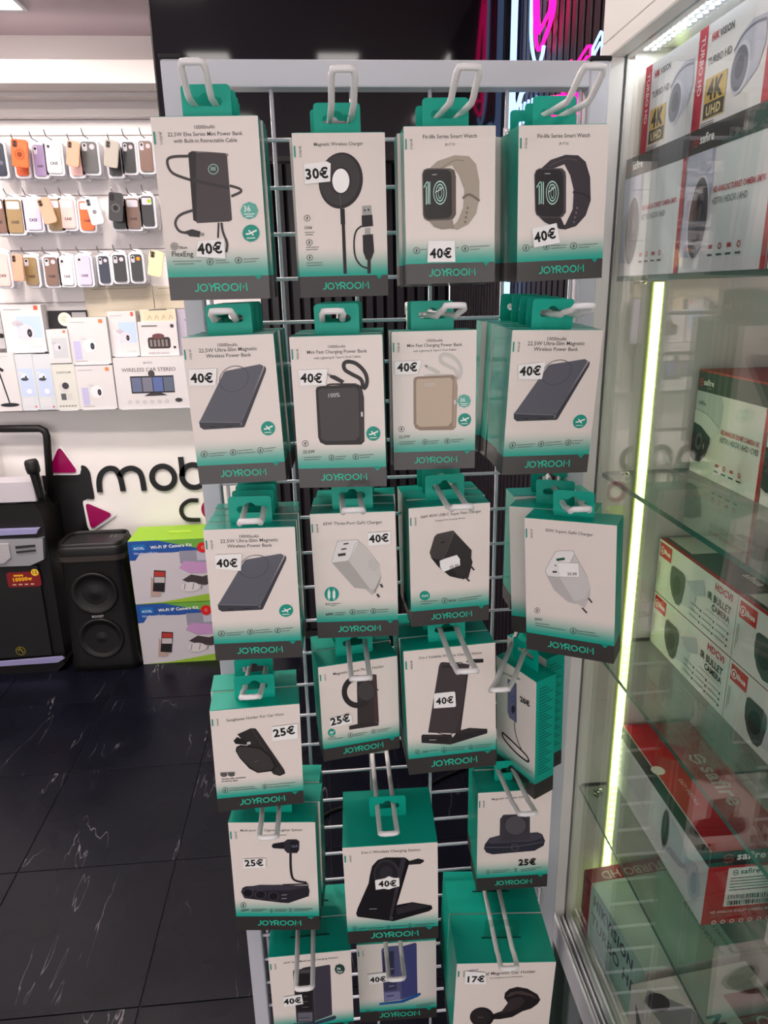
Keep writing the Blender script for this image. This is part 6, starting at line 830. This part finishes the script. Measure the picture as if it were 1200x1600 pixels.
for k_, (x0, x1, z0, z1, y) in WALLBOX.items():
    nm, lb = WBLAB[k_]; w, h = x1-x0, z1-z0; dep = min(YW-.022-y, .07) if y < 3.17 else .012
    root = thing(nm, lb, 'box', ((x0+x1)/2, y+dep/2, z0), group='boxed goods on the back wall')
    base = {'o': (240, 228, 206), 'o2': (240, 228, 206), 'g2': (240, 230, 210), 'p': (44, 42, 46), 'h': (206, 196, 216), 'b': (196, 194, 196), 'j': (226, 230, 238), 'k': (226, 230, 238), 'l': (232, 232, 224)}.get(k_, (236, 232, 234))
    mb = MB(); mb.box(-w/2, w/2, -dep/2, dep/2, 0, h, ink(tuple(int(q*.92) for q in base))); mb.build('carton', root)
    P = Print(lambda u, v, e: (u, -dep/2-e, v), .0004, .0001); X = lambda q: -w/2+w*q; Z = lambda q: h*q
    def cam_pic(cx, cz, s, body=(214, 208, 218)):
        P.ell(tuple(q-18 for q in body), (cx-s*.9, cz+s*1.1), (cx-s*.2, cz+s*1.1), (cx-s*.9, cz+s*.7), 14); P.line(tuple(q-30 for q in body), s*.35, [(cx-s*1.1, cz+s*1.0), (cx-s*.3, cz+s*.9), (cx, cz+s*.3)]); P.disc(body, cx, cz, s, 20); P.ell((44, 42, 50), (cx+s*.42, cz-s*.1), (cx+s*.72, cz-s*.1), (cx+s*.42, cz-s*.62), 14); P.ell((110, 108, 118), (cx+s*.42, cz-s*.1), (cx+s*.52, cz-s*.1), (cx+s*.42, cz-s*.26), 10)
    if k_ in 'af': P.rect((186, 206, 234), X(.35), X(.95), Z(.3), Z(.76)); P.rect((222, 216, 220), X(.12), X(.34), Z(.03), Z(.6)); cam_pic(X(.55), Z(.42), w*.2); P.rect((236, 96, 70), X(.82), X(.92), Z(.89), Z(.98)); P.rect((180, 176, 180), X(.08), X(.5), Z(.9), Z(.915)); P.rect((180, 176, 180), X(.6), X(.9), Z(.10), Z(.11))
    elif k_ in 'em': P.rect((190, 186, 222), X(.1), X(.28), Z(.1), Z(.5)); cam_pic(X(.5), Z(.4), w*.17, (232, 228, 232)); P.rect((240, 130, 80), X(.8), X(.9), Z(.88), Z(.96)); P.rect((170, 166, 170), X(.08), X(.45), Z(.9), Z(.912)); P.rect((170, 166, 170), X(.1), X(.4), Z(.06), Z(.075))
    elif k_ == 'd': P.rect((196, 198, 204), X(.2), X(.9), Z(.15), Z(.75)); cam_pic(X(.45), Z(.48), w*.18); P.rect((240, 110, 80), X(.78), X(.9), Z(.9), Z(.97))
    elif k_ in 'jk': P.rect((192, 206, 232), X(.1), X(.9), Z(.25), Z(.75)); cam_pic(X(.4), Z(.6), w*.2, (232, 234, 240)); P.ell((70, 72, 84), (X(.4), Z(.56)), (X(.62), Z(.56)), (X(.4), Z(.53)), 14); P.disc((220, 228, 240), X(.55), Z(.34), w*.16, 12); P.rect((214, 214, 220), X(.15), X(.7), Z(.05), Z(.22)); P.rect((230, 90, 90), X(.75), X(.85), Z(.04), Z(.07))
    elif k_ == 'l': P.text((120, 116, 116), 'DASHCAM', (X(.2), Z(.8)), (X(.8), Z(.8)), .4); P.disc((206, 204, 204), X(.45), Z(.5), w*.24, 16); P.disc((64, 62, 66), X(.5), Z(.53), w*.15, 16); P.rect((90, 92, 100), X(.25), X(.47), Z(.22), Z(.36)); P.rect((206, 204, 200), X(.52), X(.74), Z(.22), Z(.36)); [P.rect((130, 128, 126), X(.12+.13*i), X(.2+.13*i), Z(.07), Z(.10)) for i in range(6)]
    elif k_ == 'n':
        P.text((110, 104, 106), 'WIRELESS CAR STEREO', (X(.1), Z(.73)), (X(.82), Z(.73)), .5); P.text((130, 124, 126), 'MODIO', (X(.4), Z(.88)), (X(.52), Z(.88)), .5)
        P.rect((52, 50, 58), X(.2), X(.78), Z(.3), Z(.64)); [P.rect(c_, X(.215+.142*i), X(.345+.142*i), Z(.33), Z(.61)) for i, c_ in enumerate(((104, 112, 140), (120, 122, 136), (92, 108, 160), (98, 106, 124)))]; P.disc((70, 66, 70), X(.49), Z(.68), w*.045, 14); P.poly((60, 58, 62), [(X(.36), Z(.245)), (X(.68), Z(.25)), (X(.6), Z(.3)), (X(.44), Z(.3))]); [P.circ((160, 152, 156), X(.16+.1*i), Z(.13), w*.022, w*.006, 12) for i in range(6)]; P.ell((60, 56, 60), (X(.82), Z(.15)), (X(.87), Z(.15)), (X(.82), Z(.11)), 12)
    elif k_ == 'g': P.poly((62, 54, 54), rrect(X(.22), X(.80), Z(.22), Z(.55), .01)); P.ell((110, 70, 74), (X(.5), Z(.58)), (X(.66), Z(.58)), (X(.5), Z(.5)), 16); [P.rect((130, 122, 122), X(.27+.1*i), X(.33+.1*i), Z(.28), Z(.48)) for i in range(5)]; P.rect((120, 116, 118), X(.1), X(.5), Z(.86), Z(.9)); P.disc((60, 58, 60), X(.9), Z(.25), w*.035, 12); P.text((150, 144, 148), 'WIRELESS RADIO', (X(.2), Z(.06)), (X(.75), Z(.06)), .3); P.disc((70, 66, 80), X(.88), Z(.87), w*.05, 10)
    elif k_ == 'g2': P.rect((226, 206, 176), X(.08), X(.92), Z(.1), Z(.85)); [P.line((150, 130, 110), .002, [(X(.2+.2*i), Z(.15)), (X(.25+.2*i), Z(.5)), (X(.3+.2*i), Z(.2))]) for i in range(4)]; P.line((60, 50, 44), .003, [(X(.25), Z(.95)), (X(.75), Z(.97))])
    elif k_ == 'i': P.line((44, 44, 50), .006, [(X(.58), Z(.74)), (X(.66), Z(.4)), (X(.72), Z(.14))]); P.line((44, 44, 50), .012, [(X(.5), Z(.8)), (X(.7), Z(.70))]); P.ell((44, 44, 50), (X(.72), Z(.11)), (X(.95), Z(.11)), (X(.72), Z(.075)), 18); P.rect((190, 186, 190), X(.6), X(.85), Z(.94), Z(.95))
    elif k_ == 'p': P.disc((232, 224, 208), X(.42), Z(.55), h*.36, 20); P.disc((206, 196, 180), X(.42), Z(.55), h*.2, 16); P.rect((150, 148, 150), X(.62), X(.98), Z(.3), Z(.9))
    elif k_ in ('o', 'o2'): P.line((150, 132, 110), .002, [(X(.12), Z(.9)), (X(.92), Z(.93))]); P.line((206, 190, 166), .002, [(X(.02), Z(.6)), (X(.98), Z(.63))])
    elif k_ == 'h': P.rect((150, 140, 160), X(.4), X(.6), Z(.75), Z(.79))
    elif k_ == 'b': P.disc((40, 38, 40), X(.9), Z(.3), w*.12, 12)
    if P.mb.f: P.mb.build('front_print', root)
for k_ in 'aefjlmn':
    x0, x1, z0, z1, y = WALLBOX[k_]; mb = MB(); a = x0+.01; b = x1-.01
    mb.box(a, b, y-.004, YW-.0005, z0-.0035, z0-.0005, BLIST); mb.box(a, b, YW-.0035, YW-.0005, z0-.04, z0-.0035, BLIST)
    tag(mb.build('acrylic_bracket'), 'clear acrylic bracket under the ' + {'a': 'upper left camera box with blue picture', 'e': 'upper dome camera box', 'f': 'camera box left of the radio', 'j': 'left double camera box', 'l': 'dash camera box', 'm': 'lower dome camera box', 'n': 'car stereo box'}[k_], 'bracket', 'acrylic brackets on the back wall')

# ------------------------------------------------------------------ wall lettering on the lower panel
INKB = mat('black_acrylic_letter', (22, 20, 22), .3); MAG = mat('magenta_acrylic', (150, 0, 80), .25); WHT = mat('white_acrylic', (240, 236, 238), .3)
sg = thing('wall_sign', 'large black lettering with magenta triangles on the white lower wall panel', 'sign', (-.9, YW-.004, .75))
def sgb(mb, name): o = mb.build(name, sg); o.location = (.9, -YW+.004, -.75); return o
def ccw(p): return p if sum(p[i-1][0]*p[i][1]-p[i][0]*p[i-1][1] for i in range(len(p))) > 0 else p[::-1]
def roundpoly(p, r, grow=0, n=4):
    p = [Vector(q) for q in ccw(p)]; c_ = sum(p, Vector((0, 0)))/len(p); out = []
    p = [c_+(q-c_)*(1+grow/(q-c_).length) for q in p]
    for i, q in enumerate(p):
        a = (p[i-1]-q).normalized(); b = (p[(i+1) % len(p)]-q).normalized(); s = q+a*r; e = q+b*r
        for j in range(n+1): t_ = j/n; out.append(((1-t_)**2*s+2*t_*(1-t_)*q+t_*t_*e)[:])
    return out
yp = YW-.0045
mb = MB(); mb.prism(roundpoly(SIGN['shape'], .012), yp-.006, yp, INKB); sgb(mb, 'emblem_shape')
for k_ in ('tri1', 'tri2'):
    mb = MB(); mb.prism(roundpoly(SIGN[k_], .03, .026), yp-.009, yp-.0061, WHT); o = sgb(mb, 'triangle_border')
    mb = MB(); mb.prism(roundpoly(SIGN[k_], .024, .004), yp-.014, yp-.0091, MAG); o = sgb(mb, 'triangle')
def stroke_letter(name, paths, w, m, rings=()):
    mb = MB()
    for pts in paths:
        P_ = smooth_line(pts, 5); l = []; r_ = []
        for i, p in enumerate(P_):
            t_ = (P_[min(i+1, len(P_)-1)]-P_[max(i-1, 0)]).normalized(); n_ = Vector((-t_.y, t_.x))*w/2; l.append(p+n_); r_.append(p-n_)
        f = lambda q, y: (q.x, y, q.y)
        mb.grid([[f(q, yp) for q in l], [f(q, yp-.008) for q in l], [f(q, yp-.008) for q in r_], [f(q, yp) for q in r_]], m, closed=False, caps=False, smooth=False)
    for c_, a, b in rings:
        rx = abs(a[0]-c_[0]); rz = abs(b[1]-c_[1]); T = [2*math.pi*i/32 for i in range(32)]
        R_ = lambda k, y: [(c_[0]+(rx-k)*math.cos(t_), y, c_[1]+(rz-k)*math.sin(t_)) for t_ in T]
        mb.grid([R_(-w/2, yp), R_(-w/2, yp-.008), R_(w/2, yp-.008), R_(w/2, yp)], m, smooth=False)
    return sgb(mb, name)
stroke_letter('letter', [SIGN['m'], SIGN['m2']], STROKE, INKB); stroke_letter('letter', [], STROKE, INKB, [SIGN['o']]); stroke_letter('letter', [SIGN['b']], STROKE, INKB, [SIGN['bo']])
stroke_letter('letter', [SIGN['c']], STROKE*.75, INKB); stroke_letter('letter', [], STROKE*.8, MAG, [SIGN['po']])

# ------------------------------------------------------------------ loudspeakers and kit boxes on the floor
GRILL = bump(mat('black_grille', (10, 10, 11), .55), 900, .5, .001); DGR = mat('dark_grey_plastic', (38, 37, 39), .45); LILA = mat('lilac_plastic', (150, 146, 190), .3)  # lilac plastic of the trolley speaker's band and foot strip
sp = thing('trolley_speaker', 'big black trolley loudspeaker with silver panel and pull handle at the left edge', 'loudspeaker', (-1.42, 3.04, 0))
mb = MB(); mb.prism([(-.26, .02), (.175, .02), (.20, .05), (.205, .72), (.18, .775), (-.26, .775)], -.06, .14, BLACKP); mb.build('cabinet_body', sp)
mb = MB(); mb.prism([(-.26, .07), (.15, .07), (.155, .50), (-.26, .50)], -.075, -.06, GRILL); gr = mb.build('grille', sp)
mb = MB(); mb.prism([(-.26, .0), (.17, .0), (.21, .035), (.19, .06), (-.26, .05)], -.095, .12, BLACKP); mb.prism([(-.26, .04), (.18, .045), (.21, .062), (.2, .072), (-.26, .058)], -.1, -.09, LILA); mb.build('foot', sp)
mb = MB(); mb.prism([(-.26, .51), (.13, .505), (.19, .53), (.20, .625), (-.26, .635)], -.085, -.06, SILVER); pn = mb.build('control_panel', sp)
mb = MB(); mb.prism([(-.26, .525), (.03, .525), (.06, .55), (.06, .61), (-.26, .615)], -.092, -.085, mat('pale_grey_plastic', (176, 172, 176), .4)); mb.prism([(.085, .585), (.165, .59), (.165, .60), (.085, .597)], -.09, -.085, DGR); mb.prism([(.085, .565), (.165, .57), (.165, .578), (.085, .574)], -.09, -.085, DGR); mb.build('panel_keys', pn)
mb = MB(); mb.prism([(-.26, .645), (.18, .648), (.19, .668), (-.26, .672)], -.088, -.06, LILA); mb.build('trim_band', sp)
mb = MB(); mb.lathe([(.085, 0), (.085, .006), (.0, .008)], DGR, (.08, .03, .775), 'z', 24); mb.build('top_knob_dish', sp)
mb = MB(); mb.tube([(.185, .1, .70), (.215, .1, 1.03), (.21, .1, 1.05), (.19, .1, 1.062), (-.25, .1, 1.075)], .016, BLACKP, 10); mb.tube([(-.24, .1, 1.075), (-.255, .1, 1.06), (-.25, .1, .70)], .016, BLACKP, 10); mb.tube([(-.02, .1, .775), (-.03, .1, 1.07)], .012, BLACKP, 8); mb.build('pull_handle', sp)
P = Print(lambda u, v, e: (u, -.075-e, v), .0006, .0002)
P.poly((124, 30, 34), rrect(.02, .16, .405, .475, .012)); P.text((240, 180, 30), '10000w', (.045, .432), (.125, .436), 1.4); P.rect((236, 170, 40), .05, .09, .455, .463); P.disc((236, 196, 60), .14, .47, .016, 18); P.text((90, 60, 10), '12', (.131, .464), (.149, .464), 1); [P.rect((220, 190, 160), .04+.025*i, .055+.025*i, .415, .420) for i in range(4)]
st = P.mb.build('sticker', gr); st['label'] = 'red power sticker with yellow lettering'; P = Print(lambda u, v, e: (u, -.075-e, v), .0006, .0002); P.circ((110, 100, 30), .02, .10, .022, .005); P.line((130, 118, 36), .005, [(.01, .10), (.018, .112), (.026, .098), (.03, .09)])
st = P.mb.build('emblem', gr); st['label'] = 'small dull gold emblem'
mb = MB(); mb.box(-.25, .195, -.05, .05, .784, .872, ink((196, 190, 198)), bev=.002); o = mb.build('white_carton_box'); o.location = (-1.42, 3.02, 0); tag(o, 'plain white carton lying on top of the trolley loudspeaker', 'box')
mic = thing('microphone', 'black handheld microphone leaning on the trolley loudspeaker handle', 'microphone', (-1.20, 2.965, .79), (0, math.radians(-6), 0))
mb = MB(); mb.lathe([(.0, 0), (.014, .0), (.016, .02), (.018, .1), (.019, .115)], BLACKP, (0, 0, 0), 'z', 16); mb.build('handle', mic)
mb = MB(); mb.lathe([(.019, .115), (.026, .122), (.028, .14), (.027, .165), (.022, .175), (.0, .178)], GRILL, (0, 0, 0), 'z', 16); mb.build('head', mic)
tw = thing('tower_speaker', 'black tower loudspeaker with two round woofers beside the green kit boxes', 'loudspeaker', (-1.03, 3.03, 0))
prof = lambda z, k: [(p[0]*k, p[1]*k-.0, z) for p in rrect(-.155, .155, -.11, .10, .05, 5)]
mb = MB(); mb.grid([prof(0, .96), prof(.03, 1), prof(.07, .95), prof(.5, .87), prof(.54, .92), prof(.57, .92), prof(.585, .88)], BLACKP, caps=True); mb.build('cabinet_body', tw)
mb = MB(); mb.grid([prof(.586, .80), prof(.5865, .76)], DGR, caps=True); mb.build('control_panel', tw)
mb = MB(); mb.grid([prof(.585, .88), prof(.60, .86), prof(.60, .81), prof(.586, .80)], BLACKP); mb.build('top_rim', tw)
for z in (.375, .16):
    mb = MB(); mb.lathe([(.092, .0), (.098, -.008), (.09, -.012), (.082, -.004), (.05, .004), (.03, .0), (0, -.006)], GRILL, (0, -.102, z), 'y', 32); mb.build('woofer', tw)
P = Print(lambda u, v, e: (u, -.108-e, v), .0006); P.text((190, 186, 190), 'BOOST', (-.025, .262), (.025, .262), 1); P.mb.build('badge', tw)
P = Print(lambda u, v, e: (u, v, .5868+e), .0004); [P.disc((150, 146, 150), .06+.02*(i % 2), .02+.02*(i//2), .005, 8) for i in range(4)]; P.mb.build('buttons', tw)
mb = MB(); mb.grid([prof(.52, .915), prof(.545, .935)], mat('bronze_strip', (66, 60, 56), .3)); mb.build('trim_ring', tw)
LIME = (150, 196, 50)
def kit_art(P, w, h, dots):
    P.rect((206, 200, 206), 0, w, 0, h); P.poly((40, 84, 160), [(0, h*.82), (0, h), (w, h), (w, h*.84), (w*.45, h*.80)]); P.poly((110, 170, 70), [(w*.3, h), (w*.75, h*.84), (w, h*.90), (w, h)]); P.poly((40, 84, 160), [(0, h*.7), (0, h*.82), (w*.12, h*.82), (w*.06, h*.7)])
    P.poly((30, 110, 180), rrect(w*.04, w*.18, h*.85, h*.95, .006)); P.text((214, 226, 240), 'ACVIL', (w*.055, h*.87), (w*.165, h*.87), 1); P.text((236, 240, 236), 'Wi-Fi IP Camera Kit', (w*.23, h*.87), (w*.66, h*.89), 1); P.text((190, 206, 236), 'Wireless HD kit', (w*.05, h*.79), (w*.3, h*.79), .5)
    P.poly((150, 190, 60), [(0, 0), (w*.3, h*.02), (w, h*.16), (w, 0)])
    P.rect((150, 150, 166), w*.52, w, h*.62, h*.82); P.rect((190, 186, 200), w*.7, w*.9, h*.66, h*.8); P.poly((196, 150, 196), [(w*.5, h*.55), (w*.56, h*.66), (w*.8, h*.62), (w*.92, h*.64), (w, h*.58), (w, h*.46), (w*.62, h*.46)]); P.poly((70, 60, 64), [(w*.52, h*.36), (w*.62, h*.44), (w*.74, h*.4), (w*.86, h*.45), (w*.9, h*.33), (w*.76, h*.26), (w*.6, h*.3)]); P.ell((160, 120, 110), (w*.86, h*.36), (w*.92, h*.36), (w*.86, h*.28), 12); P.ell((220, 214, 216), (w*.6, h*.24), (w*.7, h*.24), (w*.6, h*.16), 16); [P.line((90, 80, 84), .003, [(w*(.55+.09*i), h*.3), (w*(.53+.09*i), h*.2)]) for i in range(5)]
    P.poly((186, 160, 150), [(w*.17, h*.12), (w*.2, h*.44), (w*.27, h*.3), (w*.28, h*.12)]); P.poly((40, 36, 40), [(w*.2, h*.2), (w*.24, h*.54), (w*.36, h*.52), (w*.32, h*.18)]); P.poly((180, 60, 56), [(w*.235, h*.44), (w*.245, h*.52), (w*.35, h*.505), (w*.345, h*.43)]); P.poly((196, 190, 190), [(w*.225, h*.34), (w*.234, h*.43), (w*.342, h*.42), (w*.335, h*.33)])
    for dx, dz in dots: P.disc((214, 34, 38), w*dx, h*dz, .024, 18); P.text((240, 200, 190), 'C', (w*dx-.006, h*dz-.006), (w*dx+.006, h*dz-.006), .6)
for i, (z, dots, lab) in enumerate(((0, ((.74, .86), (.79, 1.02)), 'lower lime and blue camera kit box with two red seals, on the floor'), (.297, ((.77, .86),), 'upper lime and blue camera kit box with carry handle and one red seal'))):
    root = thing('camera_kit_box', lab, 'box', (-.67, 3.06, z+.0005), group='lime camera kit boxes')
    w, h, dep = .41, .294, .2
    mb = MB(); mb.box(-w/2, w/2, -dep/2, dep/2, 0, h, ink(LIME), bev=.002); mb.build('carton', root)
    P = Print(lambda u, v, e: (u-w/2, -dep/2-e, v), .0006, .0001); kit_art(P, w, h, dots if i else dots[:1]); P.mb.build('front_print', root)
    if i:
        mb = MB(); mb.box(-.05, .05, -.012, .012, h, h+.004, ink((176, 214, 70)), bev=.002); mb.build('carry_handle', root)
# black cable on the floor behind the rack
mb = MB(); mb.tube(smooth_line([(-.12, 1.66, .006), (-.06, 1.72, .006), (-.09, 1.85, .006), (.02, 1.92, .006), (.18, 1.84, .006), (.3, 2.0, .006), (.5, 2.1, .006)], 6), .005, BLACKP, 8)
mb.lathe([(0, -.02), (.018, -.02), (.022, -.005), (.022, .02), (.012, .03), (0, .03)], BLACKP, (-.12, 1.65, .022), 'y', 14)
tag(mb.build('power_cable'), 'black power cable with round plug lying on the dark floor behind the rack', 'cable')
